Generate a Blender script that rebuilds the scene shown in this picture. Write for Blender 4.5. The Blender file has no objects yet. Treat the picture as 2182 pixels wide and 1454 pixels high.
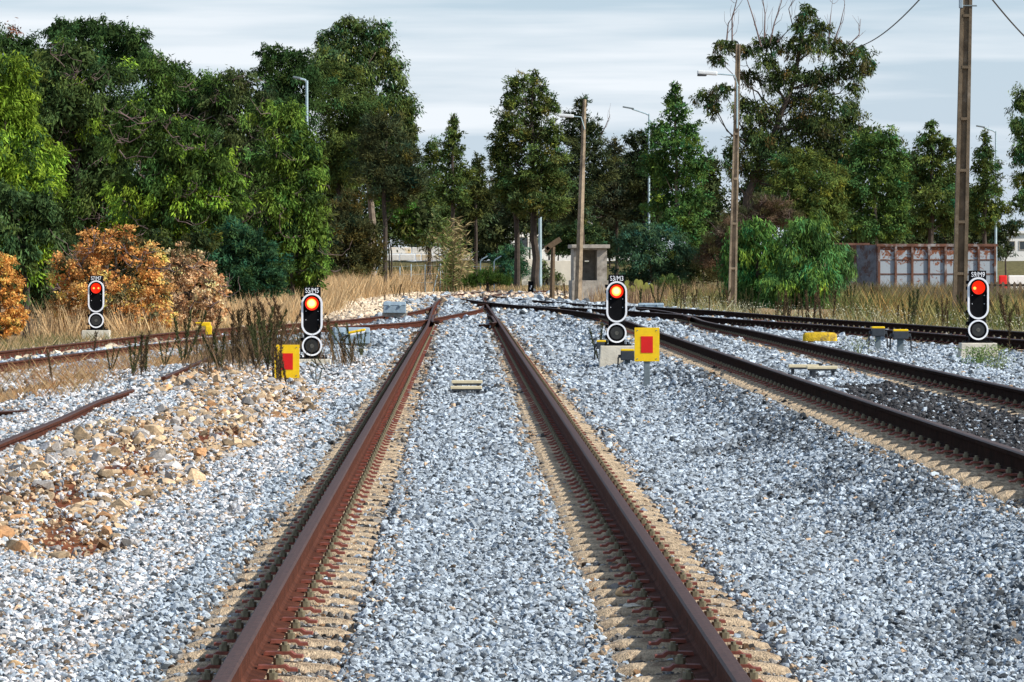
import bpy, bmesh, math, random
import numpy as np
from mathutils import Vector, Matrix
R = math.radians
scene = bpy.context.scene
COL = scene.collection
rng = np.random.default_rng(7)
random.seed(7)

# ------------------------------------------------------------------ camera, sky, sun
F = 10000.0          # focal length in pixels of a 2182 px wide frame
HOR = 568.0          # horizon row
CH = 1.375           # camera height above the middle track's rail heads (z = 0)
cam = bpy.data.cameras.new('camera'); cam.sensor_width = 36.0
cam.lens = 36.0 * F / 2182.0
cam.shift_y = -(727.0 - HOR) / 2182.0
cam.clip_start = 0.5; cam.clip_end = 6000
co = bpy.data.objects.new('camera', cam); COL.objects.link(co)
co.location = (0, 0, CH); co.rotation_euler = (R(90), 0, 0)
scene.camera = co

SUN = Vector((0.80, -0.34, 0.66)).normalized()
sl = bpy.data.lights.new('sun', 'SUN'); sl.energy = 5.0; sl.angle = R(0.5); sl.color = (1.0, 0.94, 0.85)
so = bpy.data.objects.new('sun', sl); COL.objects.link(so)
so.rotation_euler = SUN.to_track_quat('Z', 'Y').to_euler()

W = bpy.data.worlds.new('World'); scene.world = W; W.use_nodes = True
nt = W.node_tree; nt.nodes.clear()
def nn(t, typ, **kw):
    n = t.nodes.new(typ)
    for k, v in kw.items(): setattr(n, k, v)
    return n
wo = nn(nt, 'ShaderNodeOutputWorld'); bg = nn(nt, 'ShaderNodeBackground'); bg.inputs[1].default_value = 0.15
sky = nn(nt, 'ShaderNodeTexSky', sky_type='NISHITA', sun_disc=False)
sky.sun_elevation = math.asin(SUN.z); sky.sun_rotation = math.atan2(SUN.x, SUN.y)
sky.altitude = 0; sky.air_density = 1.0; sky.dust_density = 0.6; sky.ozone_density = 2.0
tc = nn(nt, 'ShaderNodeTexCoord'); mp = nn(nt, 'ShaderNodeMapping'); mp.inputs['Scale'].default_value = (6.5, 6.5, 88)
nz = nn(nt, 'ShaderNodeTexNoise'); nz.inputs['Scale'].default_value = 1.0; nz.inputs['Detail'].default_value = 5; nz.inputs['Roughness'].default_value = 0.5
cr = nn(nt, 'ShaderNodeValToRGB'); cr.color_ramp.elements[0].position = 0.50; cr.color_ramp.elements[1].position = 0.70
cr.color_ramp.elements[0].color = (0, 0, 0, 1); cr.color_ramp.elements[1].color = (1, 1, 1, 1)
# cloud veil: grey blue overcast mixed over the clear sky, with paler streaks
veil = nn(nt, 'ShaderNodeMix', data_type='RGBA'); veil.inputs[0].default_value = 0.80
veil.inputs[7].default_value = (3.05, 3.9, 4.9, 1)
st = nn(nt, 'ShaderNodeMix', data_type='RGBA'); st.inputs[7].default_value = (5.7, 6.05, 6.4, 1)
L = nt.links.new
L(tc.outputs['Generated'], mp.inputs[0]); L(mp.outputs[0], nz.inputs[0]); L(nz.outputs[0], cr.inputs[0])
geo = nn(nt, 'ShaderNodeSeparateXYZ'); L(tc.outputs['Generated'], geo.inputs[0])
hz_ = nn(nt, 'ShaderNodeMapRange'); hz_.inputs[1].default_value = 0.02; hz_.inputs[2].default_value = 0.28; hz_.inputs[3].default_value = 0.86; hz_.inputs[4].default_value = 0.16
L(geo.outputs[2], hz_.inputs[0]); L(hz_.outputs[0], veil.inputs[0])
L(sky.outputs[0], veil.inputs[6]); L(veil.outputs[2], st.inputs[6])
ml = nn(nt, 'ShaderNodeMath', operation='MULTIPLY'); ml.inputs[1].default_value = 0.95
gr_ = nn(nt, 'ShaderNodeMapRange'); gr_.inputs[1].default_value = 0.0; gr_.inputs[2].default_value = 0.058; gr_.inputs[3].default_value = 0.30; gr_.inputs[4].default_value = 0.0
L(geo.outputs[2], gr_.inputs[0]); ga = nn(nt, 'ShaderNodeMath', operation='ADD', use_clamp=True); L(cr.outputs[0], ga.inputs[0]); L(gr_.outputs[0], ga.inputs[1])
L(ga.outputs[0], ml.inputs[0]); L(ml.outputs[0], st.inputs[0]); L(st.outputs[2], bg.inputs[0]); L(bg.outputs[0], wo.inputs[0])
scene.view_settings.view_transform = 'Standard'; scene.view_settings.look = 'None'
scene.view_settings.exposure = 0.08; scene.view_settings.gamma = 1.0
scene.render.engine = 'CYCLES'
scene.cycles.max_bounces = 6; scene.cycles.diffuse_bounces = 3; scene.cycles.transparent_max_bounces = 4

# ------------------------------------------------------------------ placing helpers
def dist(py, z=0.0): return F * (CH - z) / (py - HOR)
def P(px, py, z=0.0):
    d = dist(py, z); return ((px - 1091.0) / F * d, d, z)
def X(px, d): return (px - 1091.0) / F * d
def Zt(py, d): return CH - (py - HOR) / F * d

# ------------------------------------------------------------------ materials
def mat(name, col, rough=0.8, metal=0.0, var=0.15, scale=8.0, bump=0.0, bscale=None, col2=None, c2=(0.45, 0.6), emit=None, es=0, spec=0.5):
    m = bpy.data.materials.new(name); m.use_nodes = True
    t = m.node_tree; b = t.nodes['Principled BSDF']
    b.inputs['Roughness'].default_value = rough; b.inputs['Metallic'].default_value = metal
    b.inputs['Specular IOR Level'].default_value = spec
    if emit:
        b.inputs['Base Color'].default_value = (*col, 1)
        b.inputs['Emission Color'].default_value = (*emit, 1); b.inputs['Emission Strength'].default_value = es
        return m
    tcn = nn(t, 'ShaderNodeTexCoord')
    n1 = nn(t, 'ShaderNodeTexNoise'); n1.inputs['Scale'].default_value = scale; n1.inputs['Detail'].default_value = 6; n1.inputs['Roughness'].default_value = 0.62
    t.links.new(tcn.outputs['Object'], n1.inputs[0])
    r = nn(t, 'ShaderNodeValToRGB')
    c0 = [max(0, c * (1 - var)) for c in col]; c1 = [min(1, c * (1 + var)) for c in col]
    r.color_ramp.elements[0].position = 0.35; r.color_ramp.elements[1].position = 0.65
    r.color_ramp.elements[0].color = (*c0, 1); r.color_ramp.elements[1].color = (*c1, 1)
    t.links.new(n1.outputs[0], r.inputs[0]); out = r.outputs[0]
    if col2:
        n2 = nn(t, 'ShaderNodeTexNoise'); n2.inputs['Scale'].default_value = scale * 0.37; n2.inputs['Detail'].default_value = 7; n2.inputs['Roughness'].default_value = 0.7
        t.links.new(tcn.outputs['Object'], n2.inputs[0])
        r2 = nn(t, 'ShaderNodeValToRGB'); r2.color_ramp.elements[0].position = c2[0]; r2.color_ramp.elements[1].position = c2[1]
        t.links.new(n2.outputs[0], r2.inputs[0])
        mx = nn(t, 'ShaderNodeMix', data_type='RGBA'); mx.inputs[7].default_value = (*col2, 1)
        t.links.new(r2.outputs[0], mx.inputs[0]); t.links.new(out, mx.inputs[6]); out = mx.outputs[2]
    t.links.new(out, b.inputs['Base Color'])
    if bump:
        n3 = nn(t, 'ShaderNodeTexNoise'); n3.inputs['Scale'].default_value = bscale or scale * 4; n3.inputs['Detail'].default_value = 5
        t.links.new(tcn.outputs['Object'], n3.inputs[0])
        bp = nn(t, 'ShaderNodeBump'); bp.inputs['Strength'].default_value = bump; bp.inputs['Distance'].default_value = 0.02
        t.links.new(n3.outputs[0], bp.inputs['Height']); t.links.new(bp.outputs[0], b.inputs['Normal'])
    return m

def attr_mat(name, attr='Col', instancer=False, rough=0.8, speck=0.0, sscale=60, transl=0.0, gloss=0.3, bump=0.0, bscale=60):
    m = bpy.data.materials.new(name); m.use_nodes = True
    t = m.node_tree; b = t.nodes['Principled BSDF']; b.inputs['Roughness'].default_value = rough
    b.inputs['Specular IOR Level'].default_value = gloss
    a = nn(t, 'ShaderNodeAttribute', attribute_name=attr)
    if instancer: a.attribute_type = 'INSTANCER'
    out = a.outputs['Color']
    tcn = nn(t, 'ShaderNodeTexCoord')
    if speck:
        n = nn(t, 'ShaderNodeTexNoise'); n.inputs['Scale'].default_value = sscale; n.inputs['Detail'].default_value = 4; n.inputs['Roughness'].default_value = 0.7
        t.links.new(tcn.outputs['Object'], n.inputs[0])
        r = nn(t, 'ShaderNodeMapRange'); r.inputs[1].default_value = 0.35; r.inputs[2].default_value = 0.65; r.inputs[3].default_value = 1 - speck; r.inputs[4].default_value = 1 + speck
        t.links.new(n.outputs[0], r.inputs[0])
        vm = nn(t, 'ShaderNodeVectorMath', operation='SCALE'); t.links.new(out, vm.inputs[0]); t.links.new(r.outputs[0], vm.inputs['Scale']); out = vm.outputs[0]
    t.links.new(out, b.inputs['Base Color'])
    if bump:
        n3 = nn(t, 'ShaderNodeTexNoise'); n3.inputs['Scale'].default_value = bscale; n3.inputs['Detail'].default_value = 5
        t.links.new(tcn.outputs['Object'], n3.inputs[0])
        bp = nn(t, 'ShaderNodeBump'); bp.inputs['Strength'].default_value = bump; bp.inputs['Distance'].default_value = 0.05
        t.links.new(n3.outputs[0], bp.inputs['Height']); t.links.new(bp.outputs[0], b.inputs['Normal'])
    if transl:
        tr = nn(t, 'ShaderNodeBsdfTranslucent'); t.links.new(out, tr.inputs[0])
        mx = nn(t, 'ShaderNodeMixShader'); mx.inputs[0].default_value = transl
        t.links.new(b.outputs[0], mx.inputs[1]); t.links.new(tr.outputs[0], mx.inputs[2])
        t.links.new(mx.outputs[0], t.nodes['Material Output'].inputs[0])
    return m

M = dict(
    rail=mat('rail_rust', (0.088, 0.030, 0.017), 0.85, 0.0, 0.35, 9, 0.3, 120, spec=0.1),
    head=mat('rail_head', (0.066, 0.034, 0.026), 0.62, 0.0, 0.35, 30, 0.12, 260, spec=0.22),
    drail=mat('dark_rail_rust', (0.022, 0.0095, 0.006), 0.9, 0.0, 0.4, 9, 0.2, 120, spec=0.03),
    dhead=mat('dark_rail_head', (0.070, 0.038, 0.027), 0.65, 0.0, 0.25, 30),
    sleeper=mat('sleeper_concrete', (0.56, 0.43, 0.28), 0.95, 0, 0.40, 45, 0.9, 120, (0.24, 0.17, 0.11), (0.48, 0.66)),
    clip=mat('clip_plate', (0.21, 0.055, 0.032), 0.7, 0.0, 0.3, 40),
    nut=mat('clip_nut', (0.17, 0.145, 0.085), 0.6, 0.1, 0.3, 60),
    concrete=mat('pale_concrete', (0.62, 0.57, 0.46), 0.95, 0, 0.12, 6, 0.3, 40, (0.36, 0.31, 0.22), (0.52, 0.75)),
    gconcrete=mat('grey_concrete', (0.36, 0.33, 0.28), 0.95, 0, 0.25, 5, 0.4, 30, (0.14, 0.12, 0.10), (0.5, 0.7)),
    black=mat('black_enamel', (0.005, 0.005, 0.006), 0.7, 0, 0.2, 10, spec=0.08),
    white=mat('white_rim', (0.93, 0.94, 0.96), 0.5, 0, 0.03, 10),
    yellow=mat('yellow_board', (0.95, 0.60, 0.0), 0.6, 0, 0.08, 12, 0, None, (0.45, 0.30, 0.08), (0.62, 0.80)),
    red=mat('red_patch', (0.72, 0.004, 0.002), 0.7, 0, 0.05, 12),
    steel=mat('grey_steel', (0.17, 0.21, 0.225), 0.6, 0.2, 0.15, 25),
    galv=mat('galvanised', (0.42, 0.55, 0.60), 0.5, 0.3, 0.1, 5),
    box=mat('blue_grey_box', (0.27, 0.36, 0.43), 0.55, 0, 0.12, 9, 0, None, (0.2, 0.24, 0.26), (0.55, 0.75)),
    dbox=mat('dark_box', (0.035, 0.042, 0.05), 0.5, 0, 0.2, 20),
    yconc=mat('yellow_marker', (0.62, 0.40, 0.01), 0.85, 0, 0.35, 9, 0.6, 50, (0.22, 0.15, 0.05), (0.52, 0.64)),
    cream=mat('cream_plastic', (0.72, 0.62, 0.40), 0.6, 0, 0.08, 30),
    cable=mat('black_cable', (0.012, 0.012, 0.013), 0.6, 0, 0.1, 10),
    pole=mat('pole_concrete', (0.30, 0.235, 0.16), 0.95, 0, 0.3, 4, 0.5, 30, (0.12, 0.09, 0.06), (0.48, 0.66)),
    dpole=mat('dark_pole_concrete', (0.13, 0.10, 0.065), 0.95, 0, 0.3, 4, 0.5, 30, (0.26, 0.22, 0.17), (0.55, 0.72)),
    wood=mat('old_wood', (0.12, 0.085, 0.05), 0.95, 0, 0.3, 6, 0.5, 40),
    bark=mat('bark', (0.055, 0.042, 0.032), 0.95, 0, 0.35, 3, 0.5, 20),
    pbark=mat('pale_bark', (0.27, 0.22, 0.17), 0.95, 0, 0.3, 3, 0.3, 20, (0.10, 0.075, 0.055), (0.45, 0.65)),
    twig=mat('grey_twig', (0.17, 0.12, 0.11), 0.95, 0, 0.3, 3),
    rust=mat('container_rust', (0.13, 0.058, 0.036), 0.9, 0, 0.4, 3, 0.3, 20, (0.30, 0.28, 0.27), (0.52, 0.62)),
    wall=mat('limewashed_wall', (0.80, 0.74, 0.62), 0.95, 0, 0.08, 1.2, 0.3, 10, (0.50, 0.40, 0.26), (0.6, 0.8)),
    block=mat('limestone_block', (0.66, 0.50, 0.28), 0.95, 0, 0.2, 1.5, 0.5, 8, (0.72, 0.69, 0.62), (0.42, 0.52)),
    wblock=mat('white_stone_block', (0.68, 0.66, 0.60), 0.95, 0, 0.12, 1.5, 0.5, 8, (0.55, 0.42, 0.24), (0.6, 0.7)),
    bwhite=mat('white_plaster', (0.80, 0.78, 0.74), 0.9, 0, 0.05, 1),
    glass=mat('dark_glass', (0.05, 0.06, 0.07), 0.2, 0, 0.1, 1),
    lamp=mat('lamp_housing', (0.75, 0.78, 0.78), 0.4, 0, 0.05, 5),
    lens_dark=mat('unlit_lens', (0.03, 0.03, 0.028), 0.15, 0, 0.2, 10),
    lens_spot=mat('unlit_lens_centre', (0.09, 0.085, 0.07), 0.3, 0, 0.3, 40),
    lred=mat('lit_red_lens', (0.3, 0.0, 0.0), emit=(1.0, 0.022, 0.0), es=1.0),
    lcore=mat('lit_lens_core', (0.3, 0.1, 0.0), emit=(1.0, 0.42, 0.07), es=1.9),
    lhot=mat('lit_lens_hot_centre', (0.3, 0.1, 0.0), emit=(1.0, 0.75, 0.30), es=2.0),
    leaf=attr_mat('foliage', transl=0.14, rough=0.8, gloss=0.08),
    grass=attr_mat('dry_grass_blades', transl=0.25, rough=0.8, gloss=0.1),
    stone=attr_mat('ballast_stone', 'tone', True, 0.85, 0.35, 9, 0, 0.25),
    rock=mat('tan_rock', (0.55, 0.36, 0.18), 0.9, 0, 0.25, 12, 0.3, 60, (0.38, 0.30, 0.22), (0.5, 0.65)),
    ground=attr_mat('ground_surface', 'Col', False, 0.98, 0.35, 3.0, 0, 0.1, 0.8, 9),
)

# ------------------------------------------------------------------ mesh helpers
class MB:
    def __init__(s): s.v = []; s.f = []; s.mi = []; s.mats = []
    def slot(s, m):
        if m not in s.mats: s.mats.append(m)
        return s.mats.index(m)
    def add(s, vs, fs, m):
        o = len(s.v); k = s.slot(m)
        s.v += [tuple(v) for v in vs]
        for f in fs: s.f.append(tuple(i + o for i in f)); s.mi.append(k)
        return s
    def box(s, c, d, m, bev=0.0, rot=None, taper=(1, 1)):
        bm = bmesh.new(); bmesh.ops.create_cube(bm, size=1)
        for v in bm.verts:
            k = taper if v.co.z > 0 else (1, 1)
            v.co = Vector((v.co.x * d[0] * k[0], v.co.y * d[1] * k[1], v.co.z * d[2]))
        if bev: bmesh.ops.bevel(bm, geom=list(bm.edges), offset=bev, segments=2, profile=0.6, affect='EDGES')
        mt = Matrix.Translation(c) @ (rot if rot else Matrix.Identity(4))
        bm.transform(mt); bm.verts.ensure_lookup_table()
        s.add([v.co.copy() for v in bm.verts], [[v.index for v in f.verts] for f in bm.faces], m); bm.free(); return s
    def tube(s, pts, rad, m, n=8, cap=True):
        pts = [Vector(p) for p in pts]
        if not hasattr(rad, '__len__'): rad = [rad] * len(pts)
        vs = []; fs = []
        for i, p in enumerate(pts):
            t = (pts[min(i + 1, len(pts) - 1)] - pts[max(i - 1, 0)]).normalized()
            a = Vector((0, 0, 1)) if abs(t.z) < 0.9 else Vector((0, 1, 0))
            u = t.cross(a).normalized(); w = t.cross(u)
            for k in range(n):
                an = 2 * math.pi * k / n; vs.append(p + (u * math.cos(an) + w * math.sin(an)) * rad[i])
        for i in range(len(pts) - 1):
            for k in range(n):
                a = i * n + k; b = i * n + (k + 1) % n; fs.append((a, b, b + n, a + n))
        if cap: fs.append(tuple(range(n))[::-1]); fs.append(tuple(range(len(vs) - n, len(vs))))
        return s.add(vs, fs, m)
    def prism(s, outline, y0, y1, m):           # outline in (x,z), extruded along y
        n = len(outline)
        vs = [(x, y0, z) for x, z in outline] + [(x, y1, z) for x, z in outline]
        fs = [tuple(range(n)), tuple(range(2 * n - 1, n - 1, -1))]
        for i in range(n): j = (i + 1) % n; fs.append((i, i + n, j + n, j))
        return s.add(vs, fs, m)
    def ring(s, outer, inner, y0, y1, m):        # two loops of the same length in (x,z)
        n = len(outer)
        vs = [(x, y0, z) for x, z in outer] + [(x, y0, z) for x, z in inner] + [(x, y1, z) for x, z in outer] + [(x, y1, z) for x, z in inner]
        fs = []
        for i in range(n):
            j = (i + 1) % n
            fs += [(i, j, n + j, n + i), (i, 2 * n + i, 2 * n + j, j), (n + i, n + j, 3 * n + j, 3 * n + i)]
        return s.add(vs, fs, m)
    def build(s, name, parent=None, smooth=False, loc=None):
        me = bpy.data.meshes.new(name); me.from_pydata(s.v, [], s.f)
        for m in s.mats: me.materials.append(m)
        me.polygons.foreach_set('material_index', s.mi)
        if smooth: me.polygons.foreach_set('use_smooth', [True] * len(s.f))
        me.update()
        bm = bmesh.new(); bm.from_mesh(me); bmesh.ops.recalc_face_normals(bm, faces=bm.faces); bm.to_mesh(me); bm.free()
        o = bpy.data.objects.new(name, me); COL.objects.link(o)
        if parent: o.parent = parent
        if loc: o.location = loc
        return o

def tag(o, label=None, cat=None, group=None, kind=None):
    if label: o['label'] = label
    if cat: o['category'] = cat
    if group: o['group'] = group
    if kind: o['kind'] = kind
    return o
def thing(name, label, cat, loc=(0, 0, 0), rz=0, group=None):
    o = bpy.data.objects.new(name, None); COL.objects.link(o); o.empty_display_size = 0.2
    o.location = loc; o.rotation_euler = (0, 0, rz)
    return tag(o, label, cat, group)
def dup(o, parent=None, loc=None, rz=None, label=None):
    c = o.copy(); COL.objects.link(c)
    if parent: c.parent = parent
    if loc: c.location = loc
    if rz is not None: c.rotation_euler = (0, 0, rz)
    if label: c['label'] = label
    for ch in list(o.children): dup(ch, c)
    return c
def fast_mesh(name, V, quads=None, tris=None, mats=(), col=None):
    me = bpy.data.meshes.new(name)
    Fc = quads if quads is not None else tris; k = Fc.shape[1]; nf = len(Fc)
    me.vertices.add(len(V)); me.vertices.foreach_set('co', V.astype(np.float32).ravel())
    me.loops.add(nf * k); me.loops.foreach_set('vertex_index', Fc.astype(np.int32).ravel())
    me.polygons.add(nf); me.polygons.foreach_set('loop_start', np.arange(0, nf * k, k, dtype=np.int32))
    try: me.polygons.foreach_set('loop_total', np.full(nf, k, dtype=np.int32))
    except Exception: pass
    for m in mats: me.materials.append(m)
    if col is not None:
        a = me.attributes.new('Col', 'FLOAT_COLOR', 'POINT')
        c4 = np.ones((len(V), 4), dtype=np.float32); c4[:, :3] = col
        a.data.foreach_set('color', c4.ravel())
    me.update(); me.validate()
    return me
def link_mesh(name, me, parent=None):
    o = bpy.data.objects.new(name, me); COL.objects.link(o)
    if parent: o.parent = parent
    return o

# ------------------------------------------------------------------ the rails in plan
def smooth_path(pts, step=1.0):
    pts = [np.array(p, float) for p in pts]
    pts.sort(key=lambda p: p[1]) if pts[0][1] < pts[-1][1] else None
    ext = [2 * pts[0] - pts[1]] + pts + [2 * pts[-1] - pts[-2]]
    out = []
    for i in range(1, len(ext) - 2):
        p0, p1, p2, p3 = ext[i - 1:i + 3]
        n = max(2, int(np.linalg.norm(p2 - p1) / step))
        for k in range(n):
            t = k / n
            out.append(0.5 * ((2 * p1) + (-p0 + p2) * t + (2 * p0 - 5 * p1 + 4 * p2 - p3) * t * t + (-p0 + 3 * p1 - 3 * p2 + p3) * t ** 3))
    out.append(pts[-1]); out = np.array(out)
    for _ in range(6):                       # even out hand-read kinks
        out[1:-1] = 0.25 * out[:-2] + 0.5 * out[1:-1] + 0.25 * out[2:]
    return out
AS = lambda u, y: (u - 0.0109 * y, y, 0.0)
A_left = smooth_path([AS(-0.80, y) for y in (6, 20, 40, 60, 80)] + [P(911, 692), P(917.5, 670), P(925, 651), P(934, 640), P(948, 631.5), P(985, 626), P(1045, 620.5), P(1110, 616.5), P(1190, 613)])
A_right = smooth_path([AS(0.94, y) for y in (6, 20, 40, 60, 80)] + [P(1071, 697), P(1058, 678), P(1046, 661), P(1034, 644), P(1030, 635), P(1045, 629), P(1075, 626), P(1131, 621.5), P(1190, 618)])
zB = 0.25
BS = lambda u, y: (u - 0.0109 * y, y, zB)
B_left = smooth_path([P(948, 632.5), P(985, 637), P(1030, 643, .05), P(1100, 650, .1), P(1180, 657, .15), P(1260, 667, .2), P(1330, 682, zB)] + [BS(3.41, y) for y in (84, 70, 55, 40, 22, 12)])
B_right = smooth_path([P(1035, 629), P(1131, 639, .05), P(1260, 649, .1), P(1381, 658, .18), P(1461, 671, .23), (3.98, 96, zB)] + [BS(5.15, y) for y in (84, 70, 55, 40, 22, 12)])
C_far = smooth_path([P(1260, 649, .1), P(1361, 653, .2), P(1461, 658, zB), P(1562, 664.5, zB), P(1738, 678, zB), P(1936, 690.6, zB), P(2148, 704.8, zB), (9.8, 72, zB), (11.0, 62, zB)])
C_near = smooth_path([P(1100, 650, .1), P(1260, 657.5, .2), P(1380, 665, zB), P(1461, 671, zB), P(1514, 676, zB), P(1700, 688.5, zB), P(1780, 693.8, zB), P(1937, 705.8, zB), P(2056, 715, zB), P(2167, 723, zB), (9.2, 62, zB)])
D_far = smooth_path([P(927, 643.6), P(916, 654.6), P(872, 665.6), P(817, 673), P(740, 681), P(687, 685.5), P(540, 695, -.05), P(393, 705, -.12), P(272, 718.5, -.2), P(136, 733.6, -.24), P(0, 748.7, -.24), (-10.4, 78, -.24), (-11.2, 66, -.24)])
D_near = smooth_path([P(1030, 651), P(1022.6, 658.5), P(983, 667), P(918, 679), P(872, 686.6), P(784, 692), P(687, 697.6), P(514, 711, -.08), P(333, 732, -.2), P(160, 753, -.24), P(0, 773, -.24), (-9.4, 66, -.24)])
ALL = np.concatenate([A_left, A_right, B_left, B_right, C_far, C_near, D_far, D_near])

# ------------------------------------------------------------------ the ground surface
def sstep(a, b, x): t = np.clip((x - a) / (b - a), 0, 1); return t * t * (3 - 2 * t)
_h = np.random.default_rng(3).random((64, 64))
def vnoise(x, y):
    xi = np.floor(x).astype(int); yi = np.floor(y).astype(int); fx = x - xi; fy = y - yi
    fx = fx * fx * (3 - 2 * fx); fy = fy * fy * (3 - 2 * fy)
    g = lambda a, b: _h[a % 64, b % 64]
    return (g(xi, yi) * (1 - fx) + g(xi + 1, yi) * fx) * (1 - fy) + (g(xi, yi + 1) * (1 - fx) + g(xi + 1, yi + 1) * fx) * fy
def fbm(x, y): return 0.55 * vnoise(x, y) + 0.3 * vnoise(2.1 * x + 5, 2.1 * y + 9) + 0.15 * vnoise(4.3 * x + 2, 4.3 * y + 7)
def gz_raw(x, y):
    u = x + 0.0109 * y
    zd = np.where(u < 0, -0.225 - 0.22 * sstep(3, 7, -u), -0.26 + 0.25 * sstep(2.6, 3.5, u))
    far = sstep(150, 220, y)
    zd = zd * (1 - far) + far * (-0.25)
    zd = zd + 0.07 * np.exp(-((u + 2.9) / 1.0) ** 2) * sstep(18, 30, y) * (1 - sstep(70, 90, y))
    wsum = np.zeros_like(x); zsum = np.zeros_like(x)
    for p in ALL[::2]:
        w = np.exp(-((x - p[0]) / 0.55) ** 2 - ((y - p[1]) / 3.0) ** 2); wsum += w; zsum += w * p[2]
    k = wsum / (wsum + 0.4)
    z = k * (zsum / np.maximum(wsum, 1e-9) - 0.216) + (1 - k) * zd
    z += (fbm(x * 0.9, y * 0.35) - 0.5) * 0.12 * (1 - k) * (1 + sstep(80, 200, y))
    z += sstep(314, 345, y) * 2.0 + sstep(6, 30, -u - 6 - 0.02 * y) * 0.3
    return z
ys = np.concatenate([np.arange(-30, 10, 4.0), np.arange(10, 110, 0.5), np.arange(110, 230, 1.5), np.arange(230, 370, 3), np.array([380, 420, 500, 700, 1000, 1600, 2600, 4500])])
xs = np.concatenate([np.array([-2500, -900, -300, -120, -70]), np.arange(-50, -14, 1.5), np.arange(-14, 14, 0.2), np.arange(14, 50, 1.5), np.array([50, 70, 120, 300, 900, 2500])])
GX, GY = np.meshgrid(xs, ys, indexing='ij')
GZ = gz_raw(GX.ravel(), GY.ravel()).reshape(GX.shape)
def G(x, y):
    x = np.atleast_1d(np.asarray(x, float)); y = np.atleast_1d(np.asarray(y, float))
    i = np.clip(np.searchsorted(xs, x) - 1, 0, len(xs) - 2); j = np.clip(np.searchsorted(ys, y) - 1, 0, len(ys) - 2)
    fx = (x - xs[i]) / (xs[i + 1] - xs[i]); fy = (y - ys[j]) / (ys[j + 1] - ys[j])
    return (GZ[i, j] * (1 - fx) + GZ[i + 1, j] * fx) * (1 - fy) + (GZ[i, j + 1] * (1 - fx) + GZ[i + 1, j + 1] * fx) * fy
def g1(x, y): return float(G(x, y)[0])

def PG(px, py, h=0.0):
    z = -0.2
    for _ in range(12):
        x, y, _z = P(px, py, z); z = 0.5 * z + 0.5 * (g1(x, y) + h)
    return P(px, py, z)
def raildist(x, y):
    d = np.full(x.shape, 1e9)
    for p in ALL[::2]: d = np.minimum(d, (x - p[0]) ** 2 + ((y - p[1]) * 0.6) ** 2)
    return np.sqrt(d)
def bed(x, y):
    """1 on the ballast bed, 0 off it"""
    u = x + 0.0109 * y
    r = raildist(x, y)
    left = np.where(y < 75, sstep(6.6, 5.0, -u) if False else 1 - sstep(4.6, 6.0, -u), 0)
    near = 1 - sstep(1.3, 2.2, r + (fbm(x, y) - 0.5))
    mid = ((u > -1.6) & (u < 5.8) & (y < 150)).astype(float)
    return np.clip(np.maximum(np.maximum(near, mid), left), 0, 1)
def inpoly(px, py, poly):
    c = np.zeros(px.shape, bool); n = len(poly)
    for i in range(n):
        x1, y1 = poly[i]; x2, y2 = poly[(i + 1) % n]
        if y1 == y2: continue
        c ^= ((y1 > py) != (y2 > py)) & (px < (x2 - x1) * (py - y1) / (y2 - y1) + x1)
    return c
# zones of coloured stone, given in plan (x, y) metres on the ground
def plan(poly, z=-0.2): return [P(px, py, z)[:2] for px, py in poly]
TAN = [plan(p) for p in ([(-260, 985), (0, 1000), (120, 930), (330, 900), (420, 860), (300, 835), (360, 800), (480, 775), (640, 815), (690, 850), (640, 890), (560, 905), (560, 960), (430, 1000), (440, 1045), (330, 1075), (240, 1130), (245, 1180), (150, 1200), (0, 1175), (-260, 1190)],)]
REDE = [plan(p) for p in ([(150, 1165), (230, 1150), (235, 1180), (160, 1190)], [(400, 940), (520, 930), (540, 950), (420, 965)], [(480, 860), (640, 850), (650, 868), (500, 882)], [(-200, 1040), (0, 1050), (20, 1090), (-200, 1100)], [(200, 1000), (290, 1000), (300, 1035), (210, 1040)], [(60, 1060), (170, 1050), (180, 1105), (90, 1110)], [(220, 950), (310, 960), (330, 990), (230, 990)], [(340, 905), (410, 910), (400, 930), (350, 925)], [(90, 1120), (200, 1130), (180, 1165), (100, 1160)], [(280, 1015), (350, 1020), (330, 1040), (270, 1040)], [(0, 1070), (70, 1080), (60, 1110), (0, 1115)])]
DARK = [plan(p, 0.0) for p in ([(1790, 832), (2000, 828), (2300, 866), (2300, 1025), (2060, 955), (1850, 885)],)]
def zone(polys, x, y, jit=0.0):
    jx = x + (fbm(x * 2.3 + 11, y * 0.8) - 0.5) * jit; jy = y + (fbm(x * 1.7, y * 0.7 + 31) - 0.5) * jit * 5
    m = np.zeros(x.shape, bool)
    for p in polys: m |= inpoly(jx, jy, p)
    return m

fx_, fy_ = GX.ravel(), GY.ravel()
b_ = bed(fx_, fy_)
soil = np.array([0.30, 0.20, 0.11]); bal_shade = np.array([0.16, 0.17, 0.18])  # bed colour kept dark: shadow in the gaps between stones painted into the ground
gc = soil[None] * (0.75 + 0.5 * fbm(fx_ * 0.3, fy_ * 0.12)[:, None])
farm = sstep(300, 330, fy_)[:, None]; gc = gc * (1 - farm) + farm * np.array([0.13, 0.115, 0.05])
gc = gc * (1 - b_[:, None]) + bal_shade * b_[:, None]
tz = zone(TAN, fx_, fy_, 0.3); gc[tz] = (0.26, 0.13, 0.06)
rz_ = zone(REDE, fx_, fy_, 0.2); gc[rz_] = (0.16, 0.045, 0.02)
dz_ = zone(DARK, fx_, fy_, 0.3); gc[dz_] = (0.02, 0.02, 0.022)
V = np.stack([fx_, fy_, GZ.ravel()], 1)
nx, ny = GX.shape
I = (np.arange(nx - 1)[:, None] * ny + np.arange(ny - 1)[None]).ravel()
Q = np.stack([I, I + ny, I + ny + 1, I + 1], 1)
gm = fast_mesh('ground', V, Q, mats=[M['ground']], col=gc)
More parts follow.
